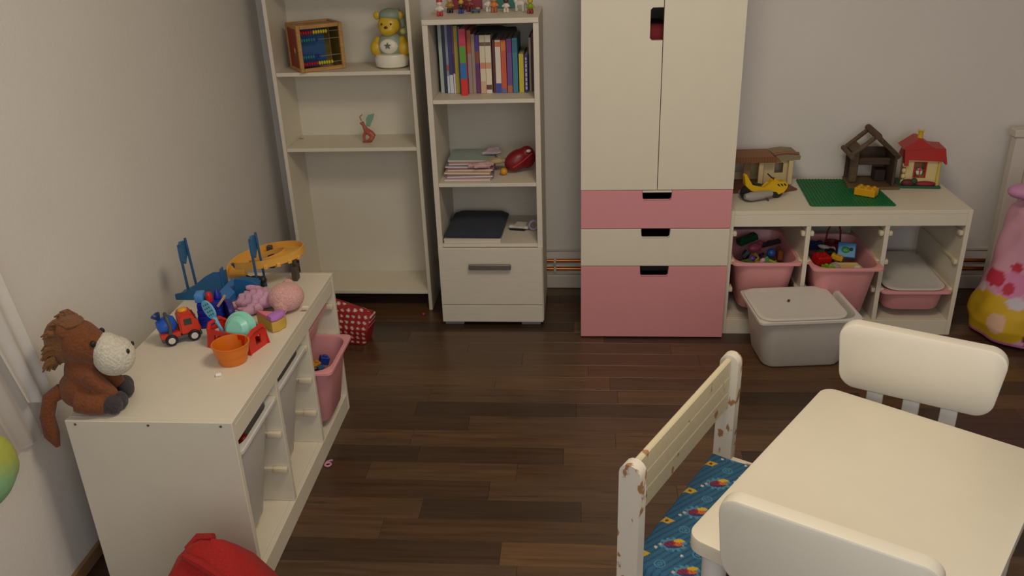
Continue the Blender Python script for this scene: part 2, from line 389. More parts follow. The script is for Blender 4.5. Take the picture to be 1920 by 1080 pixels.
# ------------------------------------------------------------------ children's table and chairs
def tabletop(): return B().slab(rr(.275, .385, .038, 7), .44, .48, bev=.004)
tt = thing('play_table', 'cream-white children\'s table with rounded corners in the right foreground', 'table', M=X(.672+.81*.275-.576*.385, -1.187-.586*.275-.817*.385, 0, rz=-35.6))
part('tabletop', tabletop(), TABLEW, tt)
for sx in (-1, 1):
    for sy in (-1, 1):
        part('leg', B().lathe([(.021, 0), (.0225, .004), (.028, .435), (.028, .4395)], 20, X(sx*.225, sy*.335, 0)), P('dedad3', .45), tt)
def chair(label, loc, rz):
    t = thing('child_chair', label, 'chair', loc, rz, )
    ch = P('e1d9c7', .38)
    p = [(-.148, -.14), (.148, -.14), (.155, -.10), (.135, .12), (.12, .155), (-.12, .155), (-.135, .12), (-.155, -.10)]
    part('seat', B().slab(p, .275, .305, bev=.006), ch, t)
    for sx in (-1, 1):
        for sy, yy in ((-1, -.11), (1, .12)):
            part('leg', B().cyl((sx*(.135 if sy < 0 else .118), yy*1.12, 0), (sx*(.115 if sy < 0 else .10), yy*.86, .2745), .019, .023, 16), ch, t)
    # three slats rising from seat to backrest
    for x in (-.092, 0, .092):
        part('back_slat', B().box((x-.021, .137, .3055), (x+.021, .157, .47), bev=.004, seg=2), P('ddd8ce', .45), t)
    # backrest: wider at the top, rounded corners, gently curved
    pts = []
    for x, z in rr(.195, .0965, .045, 7): pts.append((x*(1+.10*(z/.0965)*.5), z))
    def loop(s, d): return [(x*s, (.012 if True else 0)*((x/.195)**2)*-1+.147+d, .5735+z*(1-(1-s)*2)) for x, z in pts]
    b = B().ring([loop(.975, -.019), loop(.995, -.0165), loop(1, -.011), loop(1, .011), loop(.995, .0165), loop(.975, .019)])
    part('backrest', b, ch, t)
    return t
chair('white child chair at the far end of the table, broad backrest front visible', (.823, -1.372, 0), -27)
chair('white child chair in the near foreground, plain backrest back towards viewer', (.520, -1.888, 0), 180-29.4)

# ------------------------------------------------------------------ bench
bench = thing('child_bench', 'small slatted white wooden bench with worn chipped paint left of table', 'bench', M=X(.118, -1.723, 0, rz=59.8))
# local x runs along the bench to the far post, local -y towards the table
CH = P('dcd3c2', .6, 'chipped', wear=.395); CH2 = P('d2c5a3', .6, 'chipped', wear=.335)
Lb = .577
for x in (-.016, Lb-.016):
    prof = [(-.026, 0), (.026, 0)] + [(.026*math.cos(a), .572+.026*math.sin(a)) for a in [math.pi*k/8 for k in range(9)]]
    part('back_post', B().ring([[(x, y, z) for y, z in prof], [(x+.032, y, z) for y, z in prof]]), CH, bench, 'white post with brown wood showing through')
for z0, z1 in ((.542, .590), (.492, .5395), (.436, .4895)):
    part('back_board', B().box((.0165, -.006, z0), (Lb-.0165, .010, z1), bev=.0035), CH2, bench)
part('seat', B().slab([(.0, -.172), (Lb, -.172), (Lb, -.027), (Lb-.0165, -.027), (Lb-.0165, .023), (.0165, .023), (.0165, -.027), (.0, -.027)], .255, .2725), CH, bench)
for x in (.0, Lb-.045):
    part('front_leg', B().box((x+.003, -.171, 0), (x+.042, -.145, .2548), bev=.003), CH, bench)
    part('side_rail', B().box((x+.006, -.1445, .19), (x+.036, -.0265, .2546), bev=.003), CH, bench)
# patterned seat cushion
def cush_col(co):
    x, y = co.x, co.y
    base = lin('2c5f80'); dk = lin('1f4968'); lt = lin('4a86a3')
    c = base if math.sin((y*.9+x*.35)*420) > -.6 else dk
    T = .14; E1, E2 = (.53, -.85), (.85, .53)
    for oy, ox in ((-.050, .13), (-.116, .06)):
        u = (x-ox+T/2) % T - T/2; v = y-oy
        p, q = u*E1[0]+v*E1[1], u*E2[0]+v*E2[1]
        r = math.hypot(p/.030, q/.022); a = math.atan2(q, p)
        if r < 1+.13*(1 if math.sin(a*10) > 0 else -1): c = lt
        if math.hypot(p/.023, (q+.001)/.014) < 1:
            c = lin('8a2038') if p < .004 else lin('c4702c')
            if q < -.006: c = lin('33305e')
            elif (int((p+1)*260)+int((q+1)*260)) % 3 == 0: c = lin('3a2a50') if p < 0 else lin('a8402c')
        if math.hypot((p-.016)/.013, (q-.012)/.006) < 1: c = lin('cfa62a')
        if math.hypot(p+.031, q-.001) < .004: c = lin('b9a99a')
    for oy, ox in ((.001, .063), (-.150, .13)):
        u = (x-ox+T/2) % T - T/2; v = y-oy
        p, q = u*E1[0]+v*E1[1], u*E2[0]+v*E2[1]
        if abs(p)/.017+abs(q)/.011 < 1.2: c = lin('5e3a1c') if math.hypot(p, q) < .0045 else lin('d0a52a')
    for oy, ox in ((-.050, .055), (-.114, .13)):
        u = (x-ox+T/2) % T - T/2; r = math.hypot(u, y-oy)
        if .011 < r < .0135 or .004 < r < .0062: c = lt
    for oy, ox in ((-.018, .10), (-.085, .02), (-.083, .105)):
        u = (x-ox+T/2) % T - T/2
        if math.hypot(u, y-oy) < .004: c = lin('c9c6b8')
    return c
b = B(); nx, ny = 200, 74; L0, W0 = .524, .196
grid = []
def ctop(i, j):
    fx, fy = i/nx, j/ny; e = min(fx, 1-fx)*L0; f = min(fy, 1-fy)*W0
    return .018*min(1, (min(e, f)/.012))**.5 + .0015*math.sin(fx*21)*math.sin(fy*7)
top = [[b.bm.verts.new((.0185+L0*i/nx, -.174+W0*j/ny, .274+.004+ctop(i, j))) for i in range(nx+1)] for j in range(ny+1)]
for j in range(ny):
    for i in range(nx): b.bm.faces.new((top[j][i], top[j][i+1], top[j+1][i+1], top[j+1][i]))
edge = [top[0][i] for i in range(nx+1)]+[top[j][nx] for j in range(1, ny+1)]+[top[ny][i] for i in range(nx-1, -1, -1)]+[top[j][0] for j in range(ny-1, 0, -1)]
lowv = [b.bm.verts.new((v.co.x, v.co.y, .2735)) for v in edge]
for k in range(len(edge)):
    q = (k+1) % len(edge); b.bm.faces.new((edge[q], edge[k], lowv[k], lowv[q]))
b.bm.faces.new(lowv)
paint(b, cush_col)
tag(part('seat_cushion', b, P('cushion', .8, 'painted') if False else None, angle=60) if False else part('seat_cushion', b, P('808080', .85, 'painted', scale=500, b=.5)), 'blue fabric seat cushion with red and yellow badges on the bench', 'cushion', M=bench.matrix_world.copy())
# ------------------------------------------------------------------ toys on the left frame (top at z .555)
Z1 = .5553
def C(h, r=.4, k='plain', **kw): return P(h, r, k, **kw)
# plush horse, sitting, looking to the right
def horse():
    M = X(-1.285, -1.462, Z1, rz=12)
    t = thing('plush_horse', 'brown plush horse with white muzzle sitting at the near corner', 'soft toy', M=M)
    b = B()
    b.sph((.0, 0, .055), (.058, .05, .055)); b.sph((.012, 0, .10), (.045, .042, .06)); b.sph((.022, 0, .15), (.032, .032, .04))
    b.sph((.024, 0, .19), (.054, .05, .058)); b.sph((.046, .0, .175), (.046, .044, .05))
    for s in (-1, 1):
        b.tube([(.0, s*.035, .04), (.035, s*.047, .03), (.07, s*.05, .026)], [.034, .029, .024], 12)
        b.tube([(.03, s*.03, .11), (.06, s*.034, .075), (.085, s*.03, .04)], [.026, .022, .018], 12)
    b.sph((.0, .036, .235), (.012, .014, .02)); b.sph((.0, -.036, .235), (.012, .014, .02))
    o = part('body', blob(b, .006, 5), C('7d451f', .9, 'plush'), t)
    b = B(); b.sph((.098, 0, .140), (.052, .055, .052)); b.sph((.082, 0, .163), (.040, .046, .042)); part('muzzle', blob(b, .006, 4), C('d8d0bd', .9, 'plush'), t, 'white muzzle')
    for s in (-1, 1):
        part('nostril', B().sph((.1415, s*.021, .160), (.004, .005, .007)), BLACK, t)
        part('eye', B().sph((.069, s*.037, .196), (.007, .006, .009)), BLACK, t)
        b = B(); b.sph((.085, s*.051, .0265), (.024, .026, .026)); part('hoof', b, C('3c3538', .9, 'plush'), t, 'dark grey hoof')
        b = B(); b.sph((.096, s*.03, .026), (.02, .02, .025)); part('hoof', b, C('3c3538', .9, 'plush'), t, 'dark grey hoof')
    b = B(); random.seed(3)
    for k in range(70):
        a = random.uniform(-.3, 2.6); y = random.uniform(-.035, .035)
        x0 = .02-.05*math.sin(a*.62+.2)-.0; z0 = .245-.045*max(0, a-.2)
        p = Vector((x0, y, z0)); d = Vector((-.6-.2*random.random(), y*8, .3-.35*a)).normalized()*random.uniform(.024, .042)
        b.tube([p, p+d*.6+Vector((0, 0, .004)), p+d+Vector((0, 0, -.006))], [.0075, .006, .002], 6)
    b.sph((-.016, 0, .195), (.042, .042, .06)); b.sph((.012, 0, .245), (.034, .034, .014))
    part('mane', b, C('80542a', .95, 'plush'), t, 'shaggy lighter brown mane')
    b = B().tube([(-.045, -.01, .06), (-.075, -.022, .045), (-.088, -.035, .0), (-.086, -.042, -.05), (-.078, -.046, -.085)], [.02, .019, .018, .019, .006], 12)
    part('tail', b, C('7a4119', .9, 'plush'), t)
horse()
# red truck with blue drum
def truck():
    M = X(-1.195, -1.083, Z1, rz=34, s=.93)
    t = thing('toy_truck', 'red toy truck with blue load and grey strap, beside the wall', 'toy truck', M=M)
    RED = C('d03a22', .35); GR = C('4a4a4c', .5)
    part('chassis', B().box((-.062, -.033, .012), (.062, .033, .026), bev=.005, seg=2), GR, t, 'dark grey chassis')
    b = B().prism([(-.062, .0262), (-.004, .0262), (-.004, .042), (-.062, .042)], -.0325, .0325); part('bed', b, RED, t)
    prof = [(-.003, .0262), (.061, .0262), (.061, .048), (.052, .062), (.044, .088), (.034, .097), (.01, .098), (-.003, .088)]
    b = B().prism(prof, -.032, .032); bmesh.ops.bevel(b.bm, geom=list(b.bm.edges), offset=.005, segments=2, affect='EDGES'); c = part('cab', b, RED, t)
    for s in (-1, 1): part('side_window', B().box((.012, s*.0305, .058), (.036, s*.0328, .08), bev=.0008), C('3a4038', .2), c)
    part('windscreen', B().prism([(.0535, .062), (.0468, .085), (.0485, .0855), (.0555, .0625)], -.022, .022), C('3a4038', .2), c)
    part('beacon', B().sph((.018, 0, .099), (.016, .013, .009)), C('e09a20', .3), t, 'orange roof beacon')
    for x in (-.034, .036):
        for s in (-1, 1):
            wl = part('wheel', B().lathe([(.008, -.006), (.0165, -.006), (.019, -.003), (.019, .003), (.0165, .006), (.008, .006)], 24, X(x, s*.034, .0191, rx=90)), BLACK, t, 'black tyre')
            part('hub', B().lathe([(.0, -.007), (.010, -.0068), (.0115, -.0055), (.0115, .0055), (.010, .0068), (0, .007)], 20, X(x, s*.034, .0191, rx=90)), C('cfcac0', .4), wl, 'white hub')
    b = B().lathe([(.004, -.034), (.022, -.030), (.029, -.008), (.029, .012), (.018, .026), (.004, .028)], 20, X(-.034, 0, .062, ry=78)); part('load_drum', b, C('1f55b8', .35), t, 'blue load')
    b = B().tube([(-.034, .032, .04), (-.03, .033, .066), (-.034, .018, .092), (-.034, -.018, .092), (-.03, -.033, .066), (-.034, -.0335, .04)], .006, 8); part('strap', b, GR, t, 'grey strap')
    part('hopper', B().lathe([(.006, 0), (.016, .018), (.013, .018), (.004, .003)], 14, X(-.056, 0, .086, ry=-25)), C('223a78', .4), t, 'dark blue hopper')
truck()
# dark blue toy tower
def tower():
    t = thing('toy_tower', 'dark blue toy tower with red and light blue top behind red basket', 'toy', (-1.135, -.985, Z1), 12)
    DB = C('16289a', .35)
    for i in range(4): part('tower_block', B().box((-.040+.002*i, -.028, .021*i), (.036, .026, .021*i+.0205), bev=.003, seg=2), DB, t)
    part('light_blue_block', B().box((-.038, -.022, .0846), (-.012, .018, .112), bev=.003, seg=2), C('4b8fd0', .35), t)
    part('red_peg', B().lathe([(.010, 0), (.0105, .022), (.007, .029), (.0, .031)], 14, X(.004, -.012, .0846)), C('cf2320', .3), t)
    part('spire', B().lathe([(.012, 0), (.012, .012), (.0, .034)], 14, X(.024, .01, .0846)), DB, t)
    part('wheel', B().lathe([(.004, -.012), (.036, -.009), (.039, 0), (.036, .009), (.004, .012)], 24, X(.053, .004, .0395, rz=25) @ X(ry=90)), C('35307c', .35), t, 'purple wheel')
    part('handle', B().tube([(.03, -.034, .075), (.044, -.034, .092), (.056, -.03, .108)], .004, 8), C('c09a78', .5), t, 'tan stick')
tower()
# red basket with dishes
def basket():
    M = X(-1.005, -1.118, Z1, rz=-18); t = thing('toy_basket', 'red plastic toy dish rack behind the orange bowl', 'basket', M=M)
    R = C('cc2a18', .35); hx, hy, h = .073, .042, .058
    def side(L, flip, k=1):
        # panel with a long window and a slanted foot
        o = [(-L-.006, 0), (L+.006, 0), (L, h), (-L, h)]; i = [(-L*.72*k, .016), (L*.72*k, .016), (L*.66*k, h-.014), (-L*.66*k, h-.014)]
        b = B(); loops = [[(x, y, z) for x, z in q] for y in (-.0025, .0025) for q in (o, i)]
        v = [[b.bm.verts.new(p) for p in l] for l in loops]
        for a in range(4):
            c = (a+1) % 4
            for q in ((v[0][a], v[0][c], v[1][c], v[1][a]), (v[2][a], v[3][a], v[3][c], v[2][c]), (v[0][a], v[2][a], v[2][c], v[0][c]), (v[1][a], v[1][c], v[3][c], v[3][a])): b.bm.faces.new(q)
        return b
    for s in (-1, 1):
        p = part('side_panel', side(hx, s), R, t); p.matrix_local = X(0, s*hy, 0, rx=s*6)
        p = part('end_panel', side(hy-.004, s, .45), R, t); p.matrix_local = X(s*hx, 0, 0, rz=90)
        part('handle', B().tube([(s*(hx-.002), -hy+.006, h-.004), (s*(hx+.004), -hy*.5, h+.010), (s*(hx+.004), hy*.5, h+.010), (s*(hx-.002), hy-.006, h-.004)], .006, 8), R, t)
    part('base', B().box((-hx+.004, -hy+.004, .0005), (hx-.004, hy-.004, .006), bev=.002), R, t)
    d = tag(part('toy_pan', B().lathe([(0, .0), (.03, .001), (.046, .016), (.050, .036), (.060, .038), (.061, .041), (.05, .042), (.046, .036), (.034, .006), (0, .004)][::1], 28), C('8fd6bf', .3)), 'mint green toy dish standing upright in the red rack', 'toy dish', M=X(-.995, -1.108, Z1+.048, rz=-10) @ X(rx=-112, s=.86) @ X(0, 0, -.042))
    t2 = thing('toy_ladle', 'light blue toy slotted spoon leaning out of the red rack', 'toy spoon', M=X(-1.045, -1.10, Z1+.012, rz=-18) @ X(rx=0, ry=-30))
    BL = C('6fb9d6', .35)
    part('handle', B().tube([(0, 0, 0), (0, 0, .05), (0, .0, .075)], [.0045, .005, .008], 8), BL, t2)
    b = B(); n = 22; out = [(.019*math.sin(2*math.pi*k/n), .100+.031*math.cos(2*math.pi*k/n)) for k in range(n)]
    b.prism(out, -.003, .003); part('spoon_head', b, BL, t2)
    b = B()
    for i in range(-1, 2):
        for j in range(4): b.cyl((i*.009+(j % 2)*.003, -.0036, .084+j*.011), (i*.009+(j % 2)*.003, .0036, .084+j*.011), .0027, seg=8)
    part('slots', b, C('2d6878', .6), t2, 'dark slots')
basket()
t = tag(part('toy_bowl', B().lathe([(0, 0), (.038, 0), (.040, .003), (.043, .024), (.0455, .026), (.0455, .031), (.0475, .032), (.0515, .055), (.053, .056), (.053, .059), (.049, .059), (.045, .03), (.037, .006), (0, .005)], 32), C('d9741c', .35)), 'orange plastic toy bowl in front of the red rack', 'bowl', (-.985, -1.214, Z1))
# slice of toy cake
def cake():
    t = thing('toy_cake', 'wedge of toy cake with yellow base and pink and purple top', 'toy food', (-.945, -1.0, Z1), -18)
    p = [(-.055, .004), (.03, -.035), (.042, -.02), (.045, .012), (.034, .03)]
    part('sponge', B().slab(p, 0, .034, bev=.003), C('c4a040', .6), t)
    part('icing', B().slab([(-.054, .004), (.004, -.021), (.006, .016)], .0342, .046, bev=.003), C('dc7882', .5), t)
    part('cream', B().slab([(.0065, -.023), (.03, -.034), (.042, -.02), (.045, .012), (.034, .029), (.0085, .018)], .0342, .052, bev=.005), C('b877c4', .5), t)
cake()
# pink plush toy in baby clothes
def pinky():
    t = thing('plush_toy', 'pink plush toy in lilac clothes lying face down by the edge', 'soft toy', (-.968, -.868, Z1), 0, None, X(-.968, -.868, Z1, s=(1, .95, .86)))
    b = B(); b.sph((.035, -.01, .052), (.058, .062, .052)); b.sph((.025, .055, .06), (.024, .02, .034)); b.sph((.03, -.066, .03), (.02, .016, .03))
    part('head', blob(b, .006, 4), C('dda6a2', .9, 'plush'), t)
    b = B(); b.sph((-.055, .01, .034), (.062, .05, .034)); b.sph((-.10, .012, .028), (.038, .045, .028)); b.tube([(-.04, -.04, .03), (-.075, -.06, .022), (-.10, -.07, .018)], .019, 10); b.tube([(-.06, .05, .04), (-.10, .07, .05), (-.125, .075, .052)], .016, 10)
    bb = blob(b, .005, 2)
    for v in bb.bm.verts: v.co += v.co.normalized()*.007*math.sin(v.co.x*150+v.co.y*70)*math.sin(v.co.y*120-v.co.x*60); v.co.z = max(v.co.z, .001)
    part('clothes', bb, C('cf9db6', .9, 'fabric'), t, 'crumpled lilac clothes')
    for p, q in (((-.10, -.07, .018), (-.125, -.078, .014)), ((-.13, -.01, .02), (-.175, -.03, .013)), ((-.125, .075, .052), (-.145, .08, .05))):
        part('paw', blob(B().tube([p, ((p[0]+q[0])/2, (p[1]+q[1])/2, (p[2]+q[2])/2), q], [.014, .015, .011], 10), .004, 3), C('e0a5a0', .9, 'plush'), t)
    part('tag', B().box((.088, -.03, .018), (.108, -.018, .020)), C('e8e2d8', .6), t, 'white label tag')
pinky()
# blue ramp set with gates
def ramps():
    t = thing('toy_ramp', 'blue toy track ramp with two tall gate posts by the wall', 'toy track', (-1.215, -.79, Z1), 0)
    BL = C('1f5f8f', .4); LB = C('3f78b8', .4)
    pr = [(-.122, 0), (.045, 0), (.045, .10), (.02, .098), (-.01, .082), (-.045, .055), (-.085, .028), (-.122, .02)]
    part('ramp_wall', B().prism(pr, -.018, -.012), BL, t)
    part('ramp_bed', B().prism([(-.12, 0), (.04, 0), (.04, .085), (-.01, .064), (-.05, .04), (-.12, .008)], -.0119, .045), BL, t)
    part('ramp_post', B().box((.046, -.02, 0), (.052, .0, .112), bev=.001), BL, t)
    part('road', B().prism([(.0525, 0), (.085, 0), (.085, .03), (.0525, .05)], -.10, .045), LB, t, 'lighter blue road')
    part('ramp_wall', B().prism([(.086, 0), (.145, 0), (.165, .05), (.15, .065), (.12, .072), (.09, .075), (.086, .07)], -.018, -.010), BL, t)
    part('ramp_bed', B().prism([(.086, 0), (.145, 0), (.16, .05), (.086, .06)], -.0099, .045), BL, t)
    for x, y, lab in ((-.085, .025, 0), (.135, .075, 0)):
        g = part('gate_post', B().cyl((x, y-.018, .0), (x-.004, y-.018, .185), .0045, seg=8), C('2c5680', .4), t)
        part('gate_post', B().cyl((x+.012, y+.02, .0), (x+.004, y+.02, .195), .0045, seg=8), C('2c5680', .4), t)
        part('gate_sign', B().ring([[(x-.004+dx, yy, z) for yy, z in ((y-.022, .13), (y, .112), (y+.02, .138), (y+.024, .185), (y-.005, .192), (y-.022, .175))] for dx in (-.003, .006)]), C('2a6a92', .4), t)
ramps()
# orange curved track
def track():
    t = thing('toy_track', 'orange curved toy race track piece rising in a loop', 'toy track', (-1.09, -.61, Z1), 0)
    OR = C('e0a64a', .38); n = 44; loops = []
    for k in range(n+1):
        a = math.radians(196-318*k/n); f = k/n
        zz = .012+.085*math.sin(min(1, f*1.25)*math.pi*.5)-(.03*max(0, f-.62)/.38)
        ca, sa = math.cos(a), math.sin(a)
        def pt(r, dz): return (.137*ca*r, .105*sa*r, zz+dz)
        loops.append([pt(1.0, -.004), pt(1.02, -.004), pt(1.02, .022), pt(.985, .022), pt(.975, .004), pt(.55, .002), pt(.545, .012), pt(.52, .012), pt(.52, -.004)])
    b = B().ring(loops); part('track_loop', b, OR, t)
    part('support', B().box((.10, -.045, 0), (.12, -.015, .05), bev=.003), C('4a4038', .5), t, 'dark support block')
    part('support', B().box((-.02, .068, 0), (.0, .085, .085), bev=.003), C('4a4038', .5), t, 'dark support block')
    for k, a in enumerate((-20, -38, -56, -74)):
        a = math.radians(a); part('edge_tab', B().box((-.007, -.004, -.004), (.007, .005, .010), bev=.002, M=X(.140*math.cos(a), .108*math.sin(a), .083-.003*k, rz=math.degrees(a)+90)), OR, t)
track()
def bird(name, label, cat, M, c):
    t = thing(name, label, cat, M=M)
    part('body', blob(B().sph((0, 0, .012), (.014, .008, .010)).sph((.013, 0, .022), (.007, .006, .007)).tube([(-.01, 0, .014), (-.028, 0, .02)], [.006, .003], 8), .002, 2), c, t)
    for s in (-1, 1): part('leg', B().cyl((.002, s*.004, 0), (.002, s*.004, .008), .0018, seg=6), c, t)
    part('wing', B().sph((-.004, 0, .02), (.014, .010, .004)), c, t)
bird('toy_bird', 'tiny dark blue toy figure on the orange track', 'toy figure', X(-1.172, -.668, Z1+.052, rz=200, s=.85), C('2c4a66', .5))
bird('toy_dragon', 'small black toy creature lying by the foot of the gate', 'toy figure', X(-1.078, -.735, Z1+.0, rz=-30, s=2.1), BLACK)
part_ = tag(part('paper_scrap', B().box((-.008, -.006, 0), (.008, .006, .008), bev=.002), C('efe9dc', .6)), 'tiny white scrap lying on the storage frame before the orange bowl', 'scrap', (-.995, -1.299, Z1), 20)

# ------------------------------------------------------------------ toys on the right frame
Z2 = .5553
gp = thing('building_plate', 'green studded building plate on top of the right storage frame', 'toy plate', (0, 0, Z2))
GN = C('1b6d3a', .45)
def poly_in(u, v):
    a, b_, c, d = Vector((.93, .098)), Vector((1.27, .095)), Vector((1.262, .452)), Vector((.952, .462))
    return (a*(1-u)+b_*u)*(1-v)+(d*(1-u)+c*u)*v
part('plate', B().slab([tuple(poly_in(u, v)) for u, v in ((.03, 0), (.97, 0), (1, .03), (1, .97), (.97, 1), (.03, 1), (0, .97), (0, .03))], 0, .0035), GN, gp)
b = B()
for i in range(24):
    for j in range(24):
        p = poly_in((i+.5)/24, (j+.5)/24); b.lathe([(.0046, .0036), (.0046, .0062), (.004, .0066)], 6, X(p.x, p.y, 0))
st = part('studs', b, GN, gp); st['kind'] = 'stuff'
br = thing('building_brick', 'yellow building brick with studs lying on the green plate', 'toy brick', (1.185, .225, Z2+.0068), -35)
part('brick', B().box((-.042, -.026, 0), (.042, .026, .031), bev=.002), C('d8a018', .35), br)
for i in range(3):
    for j in range(2): part('stud', B().lathe([(.007, 0), (.007, .005), (.006, .0058)], 12, X(-.027+.027*i, -.013+.026*j, .0311)), C('d8a018', .35), br)
# motorcycle
def moto():
    M = X(.757, .203, Z2, rz=14, s=1.06); t = thing('toy_motorcycle', 'yellow and grey toy motorcycle parked beside the wardrobe', 'toy motorcycle', M=M)
    Y = C('d6ac10', .35)
    for x, r in ((-.062, .031), (.058, .027)):
        wl = part('wheel', B().lathe([(r*.62, -.009), (r*.93, -.009), (r, -.005), (r, .005), (r*.93, .009), (r*.62, .009)], 28, X(x, 0, r, rx=90)), BLACK, t, 'black tyre')
        part('hub', B().lathe([(0, -.008), (r*.6, -.0075), (r*.6, .0075), (0, .008)], 20, X(x, 0, r, rx=90)), C('a09a92', .4), wl, 'grey hub')
    prof = [(-.085, .105), (-.075, .108), (-.052, .062), (-.02, .056), (.0, .048), (.022, .062), (.034, .082), (.05, .08), (.058, .066), (.085, .07), (.1, .055), (.098, .04), (.085, .022), (.062, .014), (.052, .03), (.03, .034), (-.03, .030), (-.055, .040), (-.078, .062)]
    b = B().prism(prof, -.013, .013); bmesh.ops.bevel(b.bm, geom=list(b.bm.edges), offset=.0025, segments=1, affect='EDGES'); part('fairing', b, Y, t)
    b = B()
    for k in range(3): b.prism([(.052+.013*k, .060), (.058+.013*k, .060), (.066+.013*k, .050), (.060+.013*k, .050)], -.0142, .0142)
    part('stripes', b, BLACK, t, 'black stripes')
    part('seat', B().prism([(-.045, .0625), (-.014, .0565), (-.006, .060), (-.04, .070)], -.010, .010), C('2c2418', .5), t, 'dark seat')
    for s in (-1, 1): part('exhaust', B().tube([(.03, s*.019, .026), (-.02, s*.024, .024), (-.06, s*.026, .022), (-.085, s*.026, .024)], [.011, .017, .018, .011], 10), C('9a948c', .35), t, 'silver exhaust')
    part('handlebar', B().tube([(.028, -.028, .092), (.036, -.01, .082), (.036, .01, .082), (.028, .028, .092)], .0028, 6), BLACK, t)
    part('stand', B().cyl((.0, -.022, .02), (.012, -.034, .001), .003, seg=6), BLACK, t)
moto()
def yy(w=1): return w
# cream toy house
def cream_house():
    t = thing('toy_house', 'cream toy house with brown ribbed roof behind the motorcycle', 'toy house', (.655, .36, Z2), 3)
    CR = C('cfb98a', .55); BR = C('8a5a34', .55)
    part('base', B().slab([(-.045, -.085), (.20, -.09), (.268, -.06), (.25, .0), (.255, .10), (-.045, .10)], 0, .008, bev=.002), C('6f4630', .6), t, 'brown base')
    def wallw(name, x0, x1, y, wx0, wx1, z0, z1, H=.115):
        b = B(); 
        for a, c, e, f in ((x0, wx0, .0085, H), (wx1, x1, .0085, H), (wx0, wx1, .0085, z0), (wx0, wx1, z1, H)):
            if c-a > .001 and f-e > .001: b.box((a, y, e), (c, y+.006, f))
        part(name, b, CR, t)
    wallw('back_wall', -.04, .25, .09, .02, .075, .04, .095)
    wallw('front_wall', .128, .25, .02, .185, .222, .055, .10)
    b = B()
    for a, c, e, f in ((.02, .036, .0085, .115), (.09, .026, 0, 0)):
        if f: b.box((.2501, .0, e), (.256, .096, .115))
    part('side_wall', b, CR, t)
    for x, y in ((-.035, -.01), (.11, -.012), (.238, -.006)): part('post', B().box((x, y, .0085), (x+.02, y+.012, .115), bev=.002), CR, t)
    part('inner_door', B().box((.055, .03, .0085), (.085, .036, .115), bev=.001), C('9a774c', .6), t)
    part('roof', B().prism([(-.05, .1155), (.20, .1155), (.168, .142), (-.05, .142)], -.028, .10), BR, t, 'brown ribbed roof')
    b = B()
    for k in range(20): b.box((-.048+k*.0115, -.0305, .1165), (-.042+k*.0115, -.0275, .141), M=X(0))
    part('roof_ribs', b, C('7a4c2a', .6), t)
    part('roof_wing', B().prism([(.201, .1155), (.285, .1165), (.288, .132), (.27, .146), (.22, .150), (.17, .143)], .0, .10), C('8d7a5c', .6), t, 'greyish brown roof wing')
    part('roof_ridge', B().tube([(.17, .0, .143), (.22, -.002, .151), (.275, 0, .146), (.290, .05, .128)], .006, 8), BR, t)
cream_house()
# brown open stable
def stable():
    t = thing('toy_stable', 'dark brown open toy stable with pointed beam roof', 'toy house', (1.245, .40, Z2), -2, None, X(1.248, .40, Z2, rz=-2, s=.90))
    BR = C('5e4a34', .7, 'wood'); DK = C('443424', .7, 'wood')
    part('base', B().slab([(-.12, -.10), (.115, -.10), (.115, .08), (-.105, .08)], 0, .014, bev=.003), C('6b5434', .7, 'wood'), t)
    part('front_post', B().box((-.103, -.03, .0143), (-.066, -.01, .165), bev=.004), BR, t)
    part('side_wall', B().box((.078, -.088, .0143), (.09, .07, .168), bev=.002), DK, t)
    b = B()
    for a, c, e, f in ((-.103, -.06, .0143, .165), (.025, .0775, .0143, .165), (-.06, .025, .105, .165), (-.06, .025, .0143, .018)): b.box((a, .062, e), (c, .07, f))
    part('back_wall', b, DK, t)
    part('lintel', B().box((-.066, -.028, .10), (.078, -.016, .135), bev=.003), DK, t)
    part('feed_box', B().box((.02, -.01, .0143), (.07, .05, .07), bev=.003), C('2a1d14', .7), t)
    def beam(p, q, r): return B().cyl(p, q, r, r, 10)
    for y in (-.075, .065):
        part('roof_beam', beam((-.118, y, .158), (-.015, y, .252), .011), BR, t)
        part('roof_beam', beam((.100, y, .150), (-.012, y, .252), .011), BR, t)
    part('ridge_log', beam((-.013, -.10, .255), (-.013, .085, .255), .016), C('5a3a2c', .7, 'wood'), t)
    part('eave_log', beam((-.118, -.09, .158), (-.118, .08, .158), .012), BR, t)
    part('roof_panel', B().prism([(-.104, .166), (-.07, .197), (-.063, .190), (-.097, .160)], -.06, .055), BR, t)
    part('roof_panel', B().prism([(.018, .237), (.102, .160), (.094, .152), (.012, .226)], -.088, .055), DK, t)
stable()
